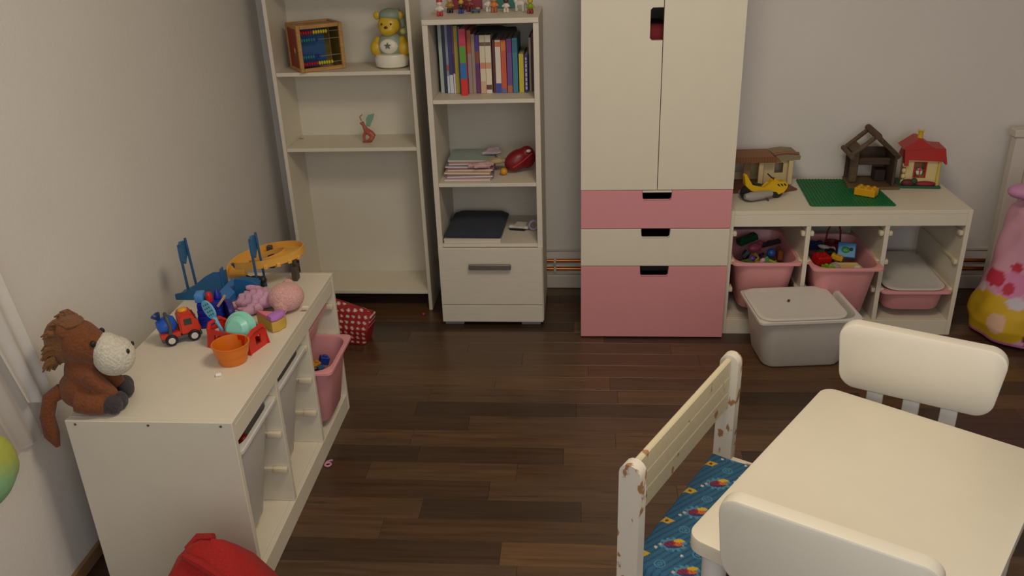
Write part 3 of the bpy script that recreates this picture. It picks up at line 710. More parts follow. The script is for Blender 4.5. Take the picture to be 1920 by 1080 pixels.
# red roofed house
def red_house():
    t = thing('toy_cottage', 'small cream toy cottage with red roof, red window and yellow chimney', 'toy house', (1.448, .385, Z2), -6, None, X(1.440, .392, Z2, rz=-6, s=.95))
    CR = C('d2bf84', .55); R = C('b02a24', .45)
    part('base', B().slab([(-.092, -.075), (.092, -.07), (.085, .06), (-.085, .06)], 0, .010, bev=.002), C('1c5c3c', .55), t, 'green base')
    b = B()
    for a, c, e, f in ((-.06, -.024, .0103, .135), (.024, .075, .0103, .135), (-.024, .024, .0103, .045), (-.024, .024, .112, .135)): b.box((a, -.042, e), (c, -.036, f))
    part('front_wall', b, CR, t)
    for x in (-.06, .069): part('side_wall', B().box((x, -.0355, .0103), (x+.006, .045, .135)), CR, t)
    part('back_wall', B().box((-.0535, .039, .0103), (.0685, .045, .135)), CR, t)
    wf = part('window_frame', B().tube([(-.024, -.043, .045), (.024, -.043, .045), (.024, -.043, .112), (-.024, -.043, .112)], .0045, 6, closed=True), R, t, 'red window frame')
    b = B().box((-.002, -.046, .048), (.002, -.043, .11)); b.box((-.022, -.046, .076), (.022, -.043, .08)); part('glazing_bar', b, R, wf)
    part('curtain', B().sph((0, -.038, .068), (.014, .003, .016)), C('d8d4c8', .6), wf, 'white curtain')
    part('flower_bed', B().sph((.03, -.052, .017), (.045, .014, .012)), C('8a2024', .6), t, 'red flower bed'); part('shrub', B().sph((-.045, -.055, .02), (.03, .014, .018)), C('5a1a1c', .6), t)
    part('bush', B().sph((-.02, -.056, .03), (.014, .010, .014)), C('2c4a24', .7), t)
    for k in range(4): part('corner_stone', B().sph((-.067, -.045, .022+.026*k), (.010, .010, .012)), CR, t)
    part('corner_post', B().cyl((.078, -.048, .0103), (.078, -.046, .125), .008, .006, 10), C('c8b054', .55), t)
    part('main_roof', B().prism([(-.068, .15), (-.075, .128), (.09, .122), (.098, .108), (.104, .112), (.088, .180), (.02, .184), (-.055, .186)], -.062, .058), R, t, 'red roof')
    part('gable_roof', B().prism([(-.090, .178), (-.03, .222), (-.018, .222), (.035, .187), (.02, .182), (-.075, .170)], -.066, .04), R, t, 'red gable roof')
    part('roof_drop', B().prism([(-.080, .178), (-.06, .178), (-.056, .10), (-.072, .10)], -.064, -.03), R, t)
    ch = part('chimney', B().lathe([(.012, 0), (.010, .022), (.013, .03), (.009, .03), (.008, .01)], 12, X(-.018, -.03, .2205)), C('d2b020', .4), t, 'yellow chimney')
    for s in (-1, 1): part('chimney_tip', B().cyl((-.018+s*.009, -.03, .249), (-.018+s*.013, -.03, .262), .004, .001, 6), C('d2b020', .4), ch)
red_house()
# ------------------------------------------------------------------ on the tall bookcase
def abacus():
    t = thing('toy_abacus', 'wooden play cube with coloured bead rods and red side panel', 'toy', M=X(-1.160, .252, 1.0993, rz=34))
    W, D, H = .197, .16, .19; WD = C('b98a4c', .5, 'wood'); f = .016
    for x in (0, W-f):
        for y in (0, D-f): part('frame_post', B().box((x, y, 0), (x+f, y+f, H), bev=.002), WD, t)
    for z in (0, H-f):
        for y in (0, D-f): part('frame_rail', B().box((f+.0002, y, z), (W-f-.0002, y+f, z+f), bev=.002), WD, t)
        for x in (0, W-f): part('frame_rail', B().box((x, f+.0002, z), (x+f, D-f-.0002, z+f), bev=.002), WD, t)
    part('top_panel', B().box((f, f, H-.012), (W-f, D-f, H-.006)), WD, t)
    rp = part('side_panel', B().box((.004, f, f), (.008, D-f, H-f)), C('8e2414', .5), t, 'red side panel')
    part('printed_flower', B().sph((.0035, D*.42, .085), (.0015, .009, .012)), C('d8b43a', .5), rp); part('printed_leaf', B().sph((.0035, D*.34, .068), (.0015, .006, .018)), C('3c7a3a', .5), rp)
    part('inner_panel', B().box((W-.012, f, f), (W-.008, D-f, H-f)), C('7a6a2e', .6), t, 'olive inner panel')
    part('back_panel', B().box((f, D-.012, f), (W-f, D-.007, H-f)), C('7a6a1e', .6), t, 'olive back panel')
    part('blue_panel', B().box((f, .05, f), (W*.66, .054, H-f)), C('1d4f84', .5), t, 'blue panel')
    cols = (C('b81f28', .35), C('d6c22a', .35), C('2c3a9a', .35), C('2d7f86', .35))
    for i, (z, sets) in enumerate(((.158, ((0, 5), (1, 6))), (.128, ((3, 6), (2, 1))), (.06, ((3, 5), (2, 2))), (.032, ((0, 6), (1, 5), (1, 1))))):
        rod = part('rod', B().cyl((f, .014, z), (W-f, .014, z), .0018, seg=6), C('b8b4ac', .3, metal=.8), t); x = f+.006
        for ci, n in sets:
            for k in range(n):
                part('bead', B().sph((x, .014, z), (.0052, .0085, .0085), 10, 6), cols[ci], rod); x += .0105
            x += .002
abacus()
def bear():
    t = thing('bear_lamp', 'yellow toy bear in grey-green nightcap sitting on a white base', 'toy', M=X(-.797, .365, 1.0993, rz=-4, s=(1.1, 1, 1.03)))
    Y = C('d0ac28', .35); G = C('8d9a86', .45); Wt = C('e6dfcc', .4)
    part('base', B().lathe([(.045, 0), (.062, .008), (.068, .035), (.060, .055), (.02, .06)], 28), Wt, t, 'white base')
    part('torso', blob(B().sph((0, 0, .085), (.056, .046, .05)).sph((0, 0, .12), (.04, .036, .02)), .005, 3), G, t, 'grey-green pyjama')
    part('bib', B().sph((0, -.034, .088), (.036, .016, .030)), Wt, t, 'white bib')
    n = 5; star = []
    for k in range(10):
        a = math.pi/2+math.pi*k/5; r = .014 if k % 2 == 0 else .006; star.append((r*math.cos(a), .092+r*math.sin(a)))
    part('star', B().prism(star, -.0535, -.048), C('5c6a62', .5), t)
    part('head', blob(B().sph((0, -.006, .168), (.043, .038, .044)).sph((0, -.026, .152), (.034, .026, .026)), .005, 4), Y, t)
    for s in (-1, 1):
        part('arm', blob(B().sph((s*.054, -.012, .078), (.025, .026, .032)).sph((s*.046, 0, .10), (.02, .02, .026)), .005, 3), Y, t)
        part('ear', B().sph((s*.044, .0, .205), (.015, .009, .016)), Y, t)
        part('eye', B().sph((s*.018, -.0435, .176), (.0035, .003, .0045)), C('4a2a18', .3), t)
    part('nose', B().sph((0, -.053, .164), (.007, .004, .005)), C('4a2a18', .3), t)
    part('nightcap', blob(B().sph((.004, .006, .205), (.044, .042, .028)).tube([(.02, .01, .215), (.048, .015, .19), (.052, .01, .155)], [.026, .014, .009], 10), .005, 4), G, t, 'grey-green nightcap')
    part('pompom', B().sph((.052, .004, .142), .013), C('c8c878', .6), t)
bear()
def fairy():
    t = thing('toy_fairy', 'small translucent red toy creature with pale green wing on bookcase shelf', 'toy figure', M=X(-.942, .372, .7753, rz=-10, s=(1, 1, .88)))
    R = C('c4604c', .3, 'clear', t=.25)
    part('body', blob(B().tube([(-.02, 0, .10), (-.01, 0, .085), (-.004, 0, .066), (.018, 0, .045), (.035, 0, .028)], [.011, .008, .011, .016, .012], 10).tube([(.0, 0, .06), (-.012, -.005, .03), (-.008, -.01, .006)], [.009, .007, .006], 8).tube([(.03, 0, .03), (.02, -.012, .014), (.005, -.014, .006)], [.012, .01, .007], 8), .0035, 3), R, t)
    part('antenna', B().tube([(-.02, .004, .105), (-.026, .004, .125), (-.014, .004, .136)], .0025, 6), R, t)
    part('wing', B().ring([[(x, y, z) for x, z in ((-.002, .075), (.014, .075), (.034, .115), (.042, .142), (.012, .135), (.0, .115))] for y in (.008, .010)]), C('86bf9e', .3, 'clear', t=.35), t, 'pale green wing')
    part('base', B().lathe([(.022, 0), (.022, .003), (.018, .004)], 18), C('c98a82', .3, 'clear', t=.4), t)
fairy()
tag(part('plastic_leaf', B().sph((0, 0, .002), (.012, .005, .002)), C('9aa860', .5)), 'tiny green scrap at the back left of the bookcase shelf', 'scrap', (-1.262, .44, .7755))

# ------------------------------------------------------------------ in and on the low cabinet
def bxp(px): return -.573+(px-820)*.002132*.985
books = [  # px0, px1, height, cover, front y, label, spine patches (z0, z1, colour)
 (817, 824, .276, 'a9b4ab', .262, 'pale grey-green thin book, leftmost on the upper shelf', ()),
 (824.3, 830.7, .274, '2a3348', .262, 'dark navy thin book second from the left on upper shelf', ()),
 (831, 836, .273, '8b93a3', .255, 'grey-blue thin book beside the navy one', ((.09, .115, 'b5543a'), (.0, .07, 'c9cdd6'))),
 (836.3, 843.7, .272, '3b3a70', .252, 'indigo book with pale foot, tall among thin ones', ((.0, .075, 'cfd2da'),)),
 (844, 848, .271, '6a3f6b', .252, 'violet thin book left of the olive one', ((.0, .08, 'd6d0cf'), (.08, .16, '5a2450'))),
 (848.3, 855.7, .269, '8c8d2e', .25, 'olive green book with yellow edge left of the colour-block spine', ((.0, .26, 'b0a238'),)),
 (856, 861, .266, '3d6a88', .248, 'steel blue book just left of the colour-block spine', ()),
 (861.3, 873.7, .263, 'c23a52', .205, 'thick book with pink, green, blue and red colour-block spine', ((.130, .196, '5f9a2c'), (.066, .129, '2f6fae'), (.0, .065, 'd22f22'))),
 (874, 881.7, .252, 'b5623a', .245, 'orange-brown book right of the colour-block spine', ((.0, .16, 'a08f86'),)),
 (882, 888.5, .236, '9a8c7d', .245, 'grey-beige book left of the purple-red spine', ()),
 (889, 897, .232, '56308a', .243, 'purple book with red band left of the cream pair', ((.12, .17, '8a4a3c'), (.0, .10, '6b2f66'))),
 (898, 908.7, .232, 'd8cbb0', .238, 'cream book, left one of the cream pair', ((.19, .205, '6a5548'), (.10, .125, 'cf8a6a'), (.0, .05, 'cfa98a'))),
 (909, 920, .232, 'ddd2ba', .238, 'cream book, right one of the cream pair', ((.19, .205, '6a5548'), (.10, .125, 'd09a7a'), (.015, .035, '6a3a34'))),
 (922, 927.5, .212, '5e2a2c', .25, 'dark red thin book between cream pair and white spine', ()),
 (928, 938.5, .212, 'ddd0c4', .24, 'white book with orange top and blue foot on its spine', ((.185, .205, 'd0703c'), (.0, .04, '3a4aa0'))),
 (939, 949, .211, 'c9583a', .24, 'orange-red book right of the white one', ((.17, .205, 'cf7a2c'), (.0, .02, '6a6a9a'))),
 (950, 960, .215, '6f4a86', .242, 'purple book between the orange and teal ones', ((.16, .21, '7a2f78'), (.0, .03, 'b06a4a'))),
 (961, 971, .218, '3f7d92', .242, 'teal book left of the short yellow one', ((.16, .21, '2f6a80'),)),
 (973, 982.5, .155, 'c2b42c', .243, 'short yellow book on the upper shelf', ()),
 (983.5, 990.5, .15, '3a2c7c', .245, 'short dark purple book with white lettering beside the yellow one', 'text'),
 (992, 996.5, .215, 'a89c8a', .27, 'thin beige book near the right end of the shelf', ()),
 (997, 1002, .232, '5a2628', .275, 'dark maroon book, rightmost on the upper shelf', ()),
]
for a, b_, h, col, fy, lab, sp in books:
    x0, x1 = bxp(a), bxp(b_); wd = x1-x0-.0006; dp = min(.20, .482-fy)
    t = thing('book', lab, 'book', ((x0+x1)/2, fy, 1.1253-.119+.0006), 0, 'picture books on the upper shelf')
    ct = min(.0018, wd*.2)
    p = [(-wd/2, dp), (-wd/2, 0), (wd/2, 0), (wd/2, dp), (wd/2-ct, dp), (wd/2-ct, .003), (-wd/2+ct, .003), (-wd/2+ct, dp)]
    b = B().ring([[(x, y, z) for x, y in p] for z in (0, h)]); part('cover', b, C(col, .45), t)
    part('pages', B().box((-wd/2+ct+.0001, .0032, .003), (wd/2-ct-.0001, dp-.004, h-.003)), C('d8d0bc', .8), t)
    if sp == 'text':
        b = B(); random.seed(5); z = .012
        while z < h-.015:
            l = random.uniform(.006, .016); b.box((-wd*.22, -.0004, z), (wd*.22, .0001, z+l)); z += l+.004
        part('spine_lettering', b, C('c9c4cf', .5), t)
    else:
        for z0, z1, c2 in sp: part('spine_print', B().box((-wd/2+.0004, -.0005, z0+.0005), (wd/2-.0004, .0001, z1)), C(c2, .45), t)
b = B(); b.box((-.075, -.055, 0), (.085, .06, .012), bev=.005, seg=2); b.box((-.085, .0, .0), (.03, .07, .018), bev=.007, seg=2)
tag(part('black_pouch', blob(b, .006, 3), C('2a2620', .9, 'fabric')), 'black flat pouch lying on top of the books', 'pouch', (-.345, .33, 1.2394), 5)
# figurines
ZT = 1.3175
def fig(x, y, lab, boots, body, head, hat, s=1, hk='cap'):
    t = thing('toy_figurine', lab, 'figurine', M=X(x, y, ZT, rz=random.uniform(-20, 20), s=s))
    for q in (-1, 1): part('leg', B().lathe([(.006, 0), (.0075, .002), (.006, .016), (.005, .02)], 10, X(q*.007, 0, 0)), C(boots, .4), t)
    part('torso', blob(B().sph((0, 0, .031), (.013, .010, .014)).tube([(-.010, 0, .036), (-.018, -.004, .026)], .0045, 6).tube([(.010, 0, .036), (.018, -.004, .026)], .0045, 6), .0025, 2), C(body, .4), t)
    h = part('head', B().sph((0, -.001, .053), (.0125, .012, .012)), C(head, .4), t)
    if hk == 'cap': part('hat', B().lathe([(.0135, .058), (.0125, .066), (.007, .074), (.001, .08)], 14, X(0, .001, 0)), C(hat, .4), t)
    else: part('hair', B().sph((0, .004, .058), (.0145, .0125, .012)), C(hat, .4), t)
random.seed(11)
fig(-.559, .232, 'toy figurine with red cap and red trousers, leftmost on the cabinet', 'b8302c', 'd8d2c4', 'd9cfc0', 'b83a38', .92)
fig(-.533, .335, 'toy figurine in black boots and ochre coat standing behind the red-capped one', '1d1a18', 'a87c28', 'c9a07a', 'a87c28', .95, 'hair')
fig(-.483, .304, 'toy figurine with yellow head and blue feet before the dark red card', '2c3f8c', '3a1c1c', 'd0a640', '3a1c1c', .85, 'hair')
fig(-.455, .36, 'toy figurine with green cap before the dark red card', '6a2a24', '8a3a34', 'b5a070', '5f9038', .95)
t = thing('toy_car', 'tiny blue and yellow toy car on the cabinet top', 'toy car', (-.425, .315, ZT), 10)
part('body', B().box((-.02, -.009, .005), (.02, .009, .013), bev=.003), C('3f6f9a', .4), t); part('cabin', B().box((.0, -.008, .0131), (.018, .008, .021), bev=.003), C('b89a4a', .4), t)
for x in (-.012, .012):
    for y in (-.0095, .0095): part('wheel', B().cyl((x, y-.0015, .005), (x, y+.0015, .005), .005, seg=10), BLACK, t)
fig(-.374, .335, 'white gowned toy figurine between the two cards', 'd6d0c6', 'ddd6cc', 'd9c4b0', '6a5546', .98, 'hair')
fig(-.35, .315, 'orange toy figurine right beside the white gowned one', 'b4603c', 'cf7a3a', 'cf8a5a', 'c9691c', .95)
fig(-.300, .300, 'toy figurine with pink cap before the teal card', 'ddc8bc', 'e0cfc4', '4a3028', 'd07a86', .85)
def animal(name, lab, x, y, col, s):
    t = thing(name, lab, 'figurine', M=X(x, y, ZT, rz=-15, s=s))
    b = B().sph((0, 0, .034), (.022, .011, .012)); b.tube([(-.016, 0, .038), (-.024, 0, .054), (-.026, 0, .064)], [.009, .007, .007], 8); b.tube([(-.026, 0, .064), (-.038, 0, .058)], [.008, .005], 8)
    for x2 in (-.014, .015):
        for y2 in (-.006, .006): b.tube([(x2, y2, .03), (x2, y2, .014), (x2, y2, .0015)], [.006, .004, .0045], 8)
    part('body', blob(b, .003, 2), C(col, .45), t)
    part('mane', B().tube([(-.008, 0, .046), (-.016, 0, .060), (-.022, 0, .072)], .004, 6), C('b9b0a0', .6), t); part('tail', B().tube([(.021, 0, .038), (.030, 0, .026), (.03, 0, .012)], [.003, .004, .002], 6), C('b9b0a0', .6), t)
animal('toy_horse', 'white toy horse figurine near the right end of the cabinet top', -.245, .31, 'd6cfc4', 1.0)
fig(-.2, .246, 'toy figurine with green coat and red feet, rightmost on the cabinet', '8a2420', '7f9a20', 'c0a23a', '7f9a20', .9)
for x0, x1, col, lab in ((-.537, -.412, '8e2a3a', 'dark red picture card standing at the back of the cabinet top'), (-.362, -.275, '2f7a6c', 'teal picture card standing at the back of the cabinet top')):
    t = thing('picture_card', lab, 'card', ((x0+x1)/2, .445, ZT), 0); w2 = (x1-x0)/2
    part('board', B().box((-w2, 0, .0), (w2, .004, .15), bev=.001, M=X(rx=-6)), C(col, .5), t)
    part('printed_shape', B().sph((0, -.012, .09), (w2*.5, .001, .025)), C('d8b070', .5), t)
    part('stand', B().prism([(-.01, 0), (.01, 0), (.006, .08)], .02, .024), C('a09080', .6), t)
# magazines, doll clothes, red bag
zb = .642-.0+.016+.0006
mags = [('c9a0a4', 0, 0), ('8a7a92', .004, 3), ('d9b27c', -.003, -2), ('b78090', .003, 1), ('7f8a92', -.004, -3), ('c98f98', .002, 2), ('9fb0a8', 0, -1)]
labs = ['pinkish magazine at the very bottom of the pile', 'mauve magazine second from bottom of the pile', 'yellow-orange magazine in the lower pile', 'rose magazine in the middle of the pile', 'grey-blue magazine in the upper half of the pile', 'pink magazine near the top of the pile', 'pale green-grey magazine on top of the pile']
for k, (c, dx, rz) in enumerate(mags):
    t = thing('magazine', labs[k]+' on the middle cabinet shelf', 'magazine', (-.475+dx, .245+.022*k, zb+.0075*k), rz, 'magazines on the middle shelf')
    part('pages', B().box((-.098, -.089, .0008), (.096, .088, .006)), C('d9d2c6', .8), t)
    part('cover', B().box((-.10, -.09, .0061), (.10, .09, .0071), bev=.0003), C(c, .4), t); part('back_cover', B().box((-.10, -.09, 0), (.10, .09, .0007)), C(c, .4), t)
zt = zb+.0075*7+.0005
random.seed(21)
for k, (x, y, c, lab) in enumerate(((-.42, .235, 'c9a2a0', 'crumpled pink doll cloth lying on the magazines'), (-.37, .29, 'b7a47c', 'crumpled beige doll cloth on the magazines near the red bag'), (-.385, .375, 'b9a8b4', 'crumpled lilac doll cloth at the back of the magazines'))):
    b = B()
    for i in range(5): b.tube([(random.uniform(-.05, .05), random.uniform(-.03, .03), .008), (random.uniform(-.03, .03), random.uniform(-.03, .03), .016), (random.uniform(-.06, .06), random.uniform(-.03, .03), .008)], [.008, .012, .008], 8)
    b.sph((0, 0, .009), (.045, .032, .009))
    tag(part('doll_cloth', blob(b, .005, 3), C(c, .9, 'fabric')), lab, 'cloth', (x, y, zb+(.036, .038, .0545)[k]))
tag(part('yellow_ball', B().sph((0, 0, .016), .016), C('cf8f1e', .4)), 'small orange-yellow ball before the red bag on the middle shelf', 'ball', (-.328, .235, zb))
t = thing('red_bag', 'shiny dark red children\'s bag leaning at the right of the middle shelf', 'bag', M=X(-.252, .285, zb+.002, rz=20))
part('bag_body', blob(B().sph((0, 0, .045), (.062, .042, .044), M=X(ry=-28, z=.012)).sph((.02, 0, .06), (.04, .035, .05)), .006, 4), C('7c1019', .4), t)
part('piping', B().tube([(-.05, -.034, .03), (-.01, -.043, .055), (.035, -.036, .085)], .003, 6), C('b83030', .4), t, 'lighter red piping'); part('badge', B().sph((.018, -.042, .098), (.010, .003, .007)), C('d8d2c8', .5), t, 'white badge')
# bottom shelf
zc = .372+.016+.0006
t = thing('flat_box', 'flat white box under the dark folded cloth on the lowest shelf', 'box', (-.465, .27, zc)); part('tray', B().box((-.122, -.145, 0), (.122, .16, .012), bev=.001), WHITE2, t); part('lid', B().box((-.1235, -.1465, .0122), (.1235, .1615, .018), bev=.001), WHITE2, t)
b = B().box((-.125, -.14, 0), (.13, .16, .02), bev=.008, seg=2); b.box((-.10, -.12, .006), (.11, .16, .03), bev=.01, seg=2)
tag(part('folded_cloth', blob(b, .008, 4), C('2f3440', .95, 'fabric')), 'dark blue-grey folded cloth on the lowest open shelf', 'cloth', (-.462, .27, zc+.0185), -2)
t = thing('toy_plane', 'white and black slim toy lying right of the dark cloth', 'toy', (-.275, .29, zc), -12); part('body', B().box((-.045, -.012, .008), (.045, .012, .020), bev=.004), C('d8d2c6', .5), t); part('underside', B().box((-.04, -.014, 0), (.03, .010, .0078), bev=.002), BLACK, t); part('wing', B().box((-.02, -.03, .0201), (.03, .04, .025), bev=.002), C('cfc9be', .5), t)
tag(part('toy_ring', B().tube([(.02*math.cos(2*math.pi*k/18), 0, .026+.02*math.sin(2*math.pi*k/18)) for k in range(18)], .0055, 8, closed=True), C('a79ab0', .45)), 'pale lilac ring standing at the right end of the lowest shelf', 'ring', (-.208, .28, zc), 15)

# ------------------------------------------------------------------ toys in the bins
def heap(bin_label, M, hx, hy, h, seed, n=60):
    random.seed(seed); b = B(); pal = [lin(c) for c in ('2f5f9a', 'a83a34', 'c9a83a', '4f7f3a', '8a7f78', 'b06a7a', '5a4a7a', '3a3a3c', 'c9c4b8', '7a5a3a')]
    lay = b.bm.loops.layers.float_color.new('Col')
    b.box((-hx, -hy, 0), (hx, hy, h*.55))
    for k in range(n):
        s = random.uniform(.010, .022); x, y = random.uniform(-hx+.02, hx-.02), random.uniform(-hy+.02, hy-.02)
        b.box((-s, -s*random.uniform(.4, 1), -s*.6), (s, s, s*.6), bev=.003, M=X(x, y, h*.5+random.uniform(0, h*.42), random.uniform(0, 180), random.uniform(0, 180), random.uniform(0, 180)))
    b.fix(); idx = {}
    for f in b.bm.faces:
        key = None
        c = f.calc_center_median(); key = (round(c.x/.03), round(c.y/.03), round(c.z/.03)); idx.setdefault(key, random.choice(pal))
        for l in f.loops: l[lay] = (*idx[key], 1)
    o = part('toy_heap', b, P('808081', .45, 'painted')); o.matrix_world = M
    o['label'] = bin_label; o['category'] = 'toys'; o['kind'] = 'stuff'
def brick(lab, x, y, z, c, sx, sy, sz, r, nx=2, ny=1):
    t = thing('toy_brick', lab, 'toy brick', M=X(x, y, z, *r))
    m = C(c, .35); part('block', B().box((-sx, -sy, -sz), (sx, sy, sz), bev=.002), m, t)
    for i in range(nx):
        for j in range(ny): part('stud', B().cyl(((i-(nx-1)/2)*sx*2/nx, (j-(ny-1)/2)*sy*2/ny, sz), ((i-(nx-1)/2)*sx*2/nx, (j-(ny-1)/2)*sy*2/ny, sz+.005), min(sx/nx, sy/ny)*.6, seg=10), m, t)
def lump(name, lab, cat, x, y, z, c, r, shape):
    b = B()
    for s in shape: b.sph(s[:3], s[3:])
    t = tag(part(name, blob(b, .004, 2), C(c, .4)), lab, cat, M=X(x, y, z, *r)); return t
b1 = bx(0); b2 = bx(1)
heap('mixed small toys heaped in the pink bin nearest the wardrobe', X(b1, .215, .117), .066, .118, .175, 2)
lump('toy_doll', 'pink toy in the middle of the bin nearest the wardrobe', 'toy', b1-.005, .27, .31, 'b0506a', (20, 0, 30), ((0, 0, 0, .035, .022, .02), (.03, .01, .008, .016, .014, .014)))
brick('dark green toy brick at the back of the bin nearest the wardrobe', b1-.03, .33, .325, '1c4a2c', .045, .018, .014, (0, -15, 20))
brick('olive green toy brick at the front left of the bin nearest the wardrobe', b1-.06, .14, .285, '56702a', .022, .018, .014, (10, 0, 30))
lump('toy_shoe', 'pale pink doll shoe at the front of the bin nearest the wardrobe', 'toy', b1+.0, .14, .29, 'd0a0a2', (30, 20, 70), ((0, 0, 0, .032, .013, .012), (-.022, 0, .012, .012, .012, .014)))
lump('toy_ball', 'small blue ball in the bin nearest the wardrobe', 'ball', b1+.05, .20, .312, '2450a0', (0, 0, 0), ((0, 0, 0, .02, .02, .02),))
brick('lime green toy stick at the front right of the bin nearest the wardrobe', b1+.055, .135, .292, '8ab030', .028, .006, .006, (0, 15, -25), 1, 1)
brick('dark toy board leaning at the back right of the bin nearest the wardrobe', b1+.06, .30, .315, '33242c', .05, .012, .008, (0, -12, 10), 1, 1)
brick('orange brown toy block at right edge of the bin nearest the wardrobe', b1+.088, .22, .30, '8a4a24', .010, .03, .02, (0, 0, 0), 1, 2)
lump('toy_gem', 'violet toy piece left of the pink shoe in the bin', 'toy', b1-.035, .17, .298, '5a3a8a', (0, 0, 0), ((0, 0, 0, .016, .016, .014),))
heap('mixed small toys heaped in the pulled-out pink bin', X(b2, .16, .117), .066, .118, .17, 4)
brick('red toy brick at the left of the pulled-out pink bin', b2-.065, .13, .312, 'b81a14', .032, .026, .018, (8, 5, 20), 2, 2)
brick('lime green toy wedge at front left of the pulled-out pink bin', b2-.055, .06, .30, '7aa61e', .016, .026, .012, (-15, 15, 20), 1, 2)
t = thing('picture_tile', 'light blue square toy with green centre in the pulled-out pink bin', 'toy', M=X(b2+.045, .17, .335, 58, 0, -15)); part('plate', B().box((-.036, -.032, -.008), (.036, .032, .008), bev=.003), C('2f7fb0', .35), t); part('centre', B().sph((-.004, 0, .008), (.017, .014, .005)), C('2f8a3a', .4), t, 'green centre'); part('knob', B().sph((.018, .004, .009), (.007, .007, .004)), C('20303c', .4), t)
t = thing('toy_block', 'cream yellow toy house block at the front of the pulled-out pink bin', 'toy', M=X(b2+.035, .07, .295, -20, 6, -22)); part('block', B().prism([(-.06, -.02), (.06, -.02), (.06, .01), (.02, .03), (-.06, .01)], -.028, .03), C('bd9a4c', .5), t); part('label_patch', B().box((.018, -.031, -.012), (.040, -.0285, .018), bev=.001), C('b4cfc4', .5), t, 'pale mint patch')
brick('yellow and small toy brick at centre of the pulled-out pink bin', b2-.0, .14, .315, 'c99a1e', .024, .012, .01, (0, 12, -25), 3, 1)
brick('small black toy brick at centre of the pulled-out pink bin', b2-.022, .17, .325, '161a16', .02, .014, .012, (10, 0, 10), 1, 1)
lump('toy_bone', 'white rounded toy behind the black brick in the pulled-out bin', 'toy', b2-.03, .215, .33, 'c4b8b0', (0, 10, -20), ((0, 0, 0, .034, .012, .011), (.03, 0, 0, .014, .018, .015)))
brick('dark green toy brick at the back left of the pulled-out pink bin', b2-.045, .19, .316, '2a5a2c', .028, .012, .010, (0, 0, 10), 2, 1)
lump('toy_pot', 'grey rounded toy at the front of the pulled-out pink bin', 'toy', b2-.02, .075, .298, '9a8e84', (0, 0, 0), ((0, 0, 0, .03, .026, .022),))
brick('navy toy brick at the very back left of the pulled-out bin', b2-.06, .26, .322, '1f2c4c', .032, .016, .016, (0, 0, 5), 2, 1)
t = thing('toy_bucket', 'dark red toy with raised wire handle at back of pulled-out bin', 'toy', M=X(b2+.01, .26, .29)); part('cup', B().lathe([(.026, 0), (.034, .05), (.031, .05), (.024, .004)], 16), C('6a1c1c', .4), t); part('handle', B().tube([(-.03, 0, .046), (-.026, 0, .10), (-.012, 0, .135), (.016, 0, .135), (.028, 0, .10), (.032, 0, .046)], .004, 8), C('6a1a1c', .4), t)
heap('blurred toys inside the lidded translucent box on the floor', X(.855, -.115, .012, rz=5.5), .12, .085, .11, 9, 40)
# left frame
heap('mixed coloured toys filling the nearest translucent bin', X(-1.075, by(0), .112), .11, .052, .23, 6, 80)
lump('toy_ball', 'small red ball at the top of the nearest translucent bin', 'ball', -.945, by(0)+.03, .365, 'b01a16', (0, 0, 0), ((0, 0, 0, .024, .024, .024),))
brick('yellow toy brick in the nearest translucent bin', -.935, by(0)-.05, .35, 'c9a01e', .016, .012, .012, (0, 10, 30), 1, 1)
brick('dark blue toy brick in the nearest translucent bin', -.925, by(0)-.01, .345, '1f2f5c', .018, .014, .012, (20, 0, 10), 1, 1)
heap('mixed small toys heaped in the pink bin of the left frame', X(-1.0, by(2), .108), .115, .064, .155, 8)
brick('blue toy brick in the far pink bin of the left frame', -.905, by(2)+.055, .265, '2444a0', .016, .014, .014, (0, 20, 30), 1, 1)
brick('orange toy brick in the far pink bin of the left frame', -.93, by(2)+.02, .262, 'c98a2a', .022, .012, .010, (15, 0, 60), 2, 1)
brick('pale grey toy stick in the far pink bin of the left frame', -.935, by(2)-.01, .268, 'a8a49c', .03, .005, .005, (0, 25, 70), 1, 1)

# ------------------------------------------------------------------ on the floor and at the edges
# polka dot bag
def dots(co):
    u = (co.x+co.z*.5)/.030; v = (co.z)/.026; iu, iv = math.floor(u+.5*(math.floor(v) % 2)), math.floor(v)
    du = u+.5*(iv % 2)-iu-.5; dv = v-iv-.5
    return lin('d9c4ba') if du*du+dv*dv < .062 else lin('9c1418')
b = B().ring([[(x, y, 0) for x, y in rr(.075, .05, .015, 3)], [(x, y, .08) for x, y in rr(.095, .06, .015, 3)], [(x*1.05, y*.6+.01, .165-.25*x) for x, y in rr(.10, .065, .012, 3)], [(x*.98, y*.12+.01, .185-.25*x) for x, y in rr(.10, .065, .012, 3)]])
subdiv(b, .006); paint(b, dots)
tag(part('polka_dot_bag', b, P('808082', .6, 'painted', b=.15)), 'red white-dotted bag on the floor under the tall bookcase', 'bag', M=X(-.985, -.03, .003, ry=2, rz=-8, s=.87))
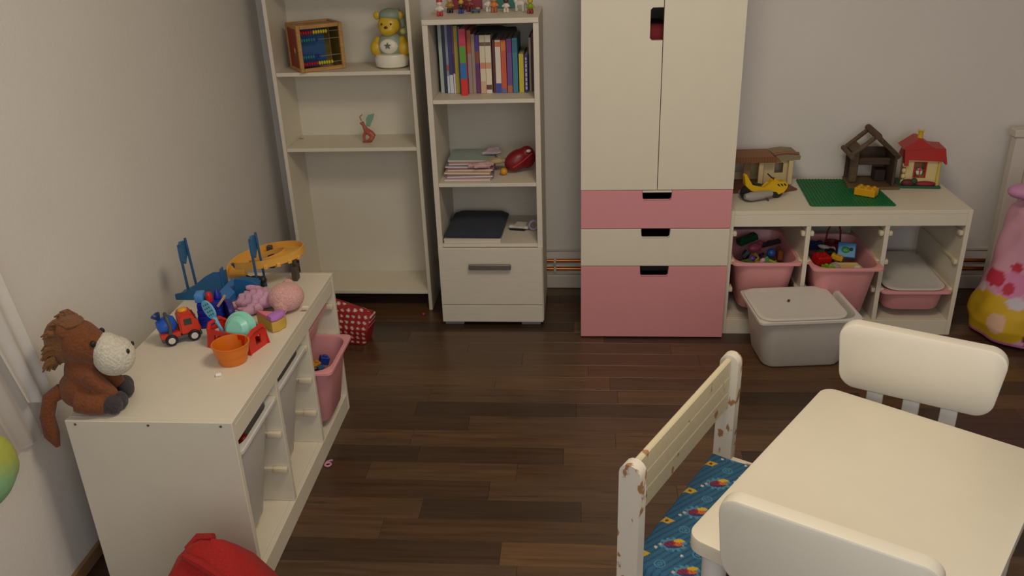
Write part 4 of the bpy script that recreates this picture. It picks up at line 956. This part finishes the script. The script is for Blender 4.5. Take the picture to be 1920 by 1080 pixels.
# pink bean bag with print
def print_col(co):
    a = math.degrees(math.atan2(co.y, co.x)); z = co.z; base = lin('d9a0b4')
    n = .012*math.sin(co.x*47+co.z*31)+.01*math.sin(co.y*53-co.z*40)
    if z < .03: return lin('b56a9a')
    d = lambda A, Z, ra, rz_: (((a-A+36+180) % 360-180)/ra)**2+((z-Z)/rz_)**2+n*6
    if d(-112, .105, 10, .045) < 1: return lin('e0b89a')
    if d(-70, .06, 14, .05) < 1: return lin('5a2a20')
    if d(-98, .20, 12, .022) < 1: return lin('cfc4cc')
    if d(-150, .215, 10, .02) < 1: return lin('d8ccd0')
    if d(-125, .11, 50, .105) < 1: return lin('d2aa1e')
    if d(-80, .26, 14, .07) < 1: return lin('d2aa1e')
    if d(-135, .275, 15, .035) < 1 or d(-112, .25, 6, .028) < 1 or d(-112, .335, 8, .018) < 1: return lin('c2304a')
    if d(-110, .27, 20, .05) < 1: return lin('d987b0')
    if d(-100, .50, 18, .03) < 1: return lin('d0a81e')
    return base
prof = [(.17, 0), (.215, .02), (.232, .08), (.226, .14), (.205, .22), (.185, .30), (.172, .40), (.165, .48), (.15, .55), (.10, .60), (.04, .615)]
fine = []
for (r0, z0), (r1, z1) in zip(prof, prof[1:]):
    for k in range(8): f = k/8; fine.append((r0+(r1-r0)*f, z0+(z1-z0)*f))
fine.append(prof[-1])
b = B().lathe(fine, 140)
for v in b.bm.verts:
    a = math.atan2(v.co.y, v.co.x); k = 1+.03*math.sin(a*5+v.co.z*14)+.02*math.sin(a*9-v.co.z*30); v.co.x *= k; v.co.y *= k*.86
paint(b, print_col)
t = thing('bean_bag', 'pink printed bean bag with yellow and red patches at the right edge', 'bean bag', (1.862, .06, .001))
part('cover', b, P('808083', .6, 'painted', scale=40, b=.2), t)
part('top_flap', blob(B().sph((-.07, -.03, .63), (.11, .07, .045)).sph((-.15, -.03, .635), (.06, .045, .03)).sph((.06, 0, .62), (.08, .08, .04)), .008, 5), C('c98ab0', .6), t, 'bunched mauve top flap')
# white bed end against the back wall
t = thing('bed_end', 'white panelled bed end behind the pink bean bag', 'bed', (1.845, .435, 0))
BW = P('d6cec2', .45)
for x in (0, .72): part('post', B().box((x, 0, 0), (x+.06, .05, .74), bev=.004), BW, t)
part('top_rail', B().box((-.01, -.006, .7405), (.79, .056, .775), bev=.005), BW, t); part('upper_rail', B().box((.0605, .005, .64), (.7195, .045, .74), bev=.002), BW, t); part('lower_rail', B().box((.0605, .005, .12), (.7195, .045, .2), bev=.002), BW, t)
for k in range(5): part('panel', B().box((.0605+.1318*k, .018, .2005), (.0605+.1318*k+.1312, .034, .6395), bev=.003), BW, t)
# red bag in the foreground
b = B(); loops = []
for z, r in ((0, .185), (.03, .20), (.12, .19), (.22, .155), (.30, .115), (.35, .075), (.385, .04), (.40, .012)):
    loops.append([(r*(1+.07*math.sin(3*a+z*9)+.04*math.sin(7*a-z*20))*math.cos(a)+.0*z, r*.85*(1+.06*math.sin(4*a+1+z*14))*math.sin(a), z+.008*math.sin(2*a+1)*(z > .3)) for a in [2*math.pi*k/64 for k in range(64)]])
b.ring(loops)
t = thing('red_sack', 'bright red cloth bag peaking up at the bottom left of the picture', 'bag', (-.855, -1.79, .001))
part('cloth', b, P('a3120a', .85, 'fabric'), t)
part('fold', B().tube([(-.045, -.03, .385), (0, -.045, .375), (.05, -.05, .335), (.09, -.06, .28)], [.008, .012, .012, .006], 8), P('9a100a', .85, 'fabric'), t)
part('fold', B().tube([(-.05, .0, .375), (-.03, .02, .392), (.01, .015, .402)], [.012, .014, .010], 8), P('9a100a', .85, 'fabric'), t)
# curtain tail on the left wall
t = thing('sheer_curtain', 'white sheer curtain hanging in folds at the left edge above the storage frame', 'curtain', (0, 0, 0))
def cloth(edgeL, edgeR, x0, amp, nfold, ny=30, nz=24):
    b = B(); g = []
    for j in range(nz+1):
        f = j/nz; L = Vector(edgeL[0])*(1-f)+Vector(edgeL[1])*f; R_ = Vector(edgeR[0])*(1-f)+Vector(edgeR[1])*f; row = []
        for i in range(ny+1):
            u = i/ny; p = L*(1-u)+R_*u
            row.append(b.bm.verts.new((x0+amp*math.sin(u*nfold*6.283+f*1.2), p.x, p.y)))
        g.append(row)
    for j in range(nz):
        for i in range(ny): b.bm.faces.new((g[j][i], g[j][i+1], g[j+1][i+1], g[j+1][i]))
    return b
part('curtain_panel', cloth(((-1.95, 2.25), (-1.535, .610)), ((-1.70, 2.25), (-1.430, .546)), -1.394, .006, 2), P('efebe4', .7, 'sheer', t=.12), t)
part('curtain_underlayer', cloth(((-2.0, 2.25), (-1.60, .50)), ((-1.80, 2.25), (-1.497, .478)), -1.408, .004, 2), P('ddd8d2', .7, 'sheer', t=.35), t, 'thinner grey under layer')
part('curtain_rod', B().cyl((-1.394, -2.4, 2.262), (-1.394, -1.6, 2.262), .012, seg=12), P('c9c4bc', .4), t)
t = thing('soft_toy', 'rounded green and yellow cushion hanging by the left edge below the curtain', 'soft toy', (-1.36, -1.762, .565))
def gy(co):
    f = max(0, min(1, .5+(co.z*.9+.5*co.y-.005)/.06)); p, q = lin('8dbd88'), lin('b4bb50'); return [p[i]*(1-f)+q[i]*f for i in range(3)]
b = blob(B().sph((0, 0, 0), (.045, .092, .088)).sph((0, .05, -.02), (.03, .045, .05)), .005, 4, gy)
part('cushion', b, P('808084', .8, 'painted', scale=60), t)
part('loop', B().tube([(0, -.01, .08), (-.02, -.012, .14), (-.05, -.012, .165)], .004, 6), P('b0b45a', .8), t); part('hook', B().cyl((-.0595, -.012, .165), (-.04, -.012, .167), .005, seg=8), P('b8b4ac', .4), t)
# small things on the floor
t = tag(part('plastic_digit', B().tube([(.010*math.cos(a)*1.0, .010*math.sin(a), .004) for a in [2*math.pi*k/16 for k in range(16)]], .0035, 6, closed=True).tube([(-.010, .0, .004), (-.009, .014, .004), (.0, .023, .004), (.008, .024, .004)], .0035, 6), P('c98aa0', .4)), 'small pink plastic number 6 on the floor before the left frame', 'toy digit', (-.852, -.945, .0005), -5)
tag(part('toy_bead', B().lathe([(.003, 0), (.007, .002), (.008, .006), (.006, .010), (.002, .011)], 12), P('a8304a', .4)), 'tiny red bead on the floor before the tall bookcase', 'bead', (-.722, .215, .0003))
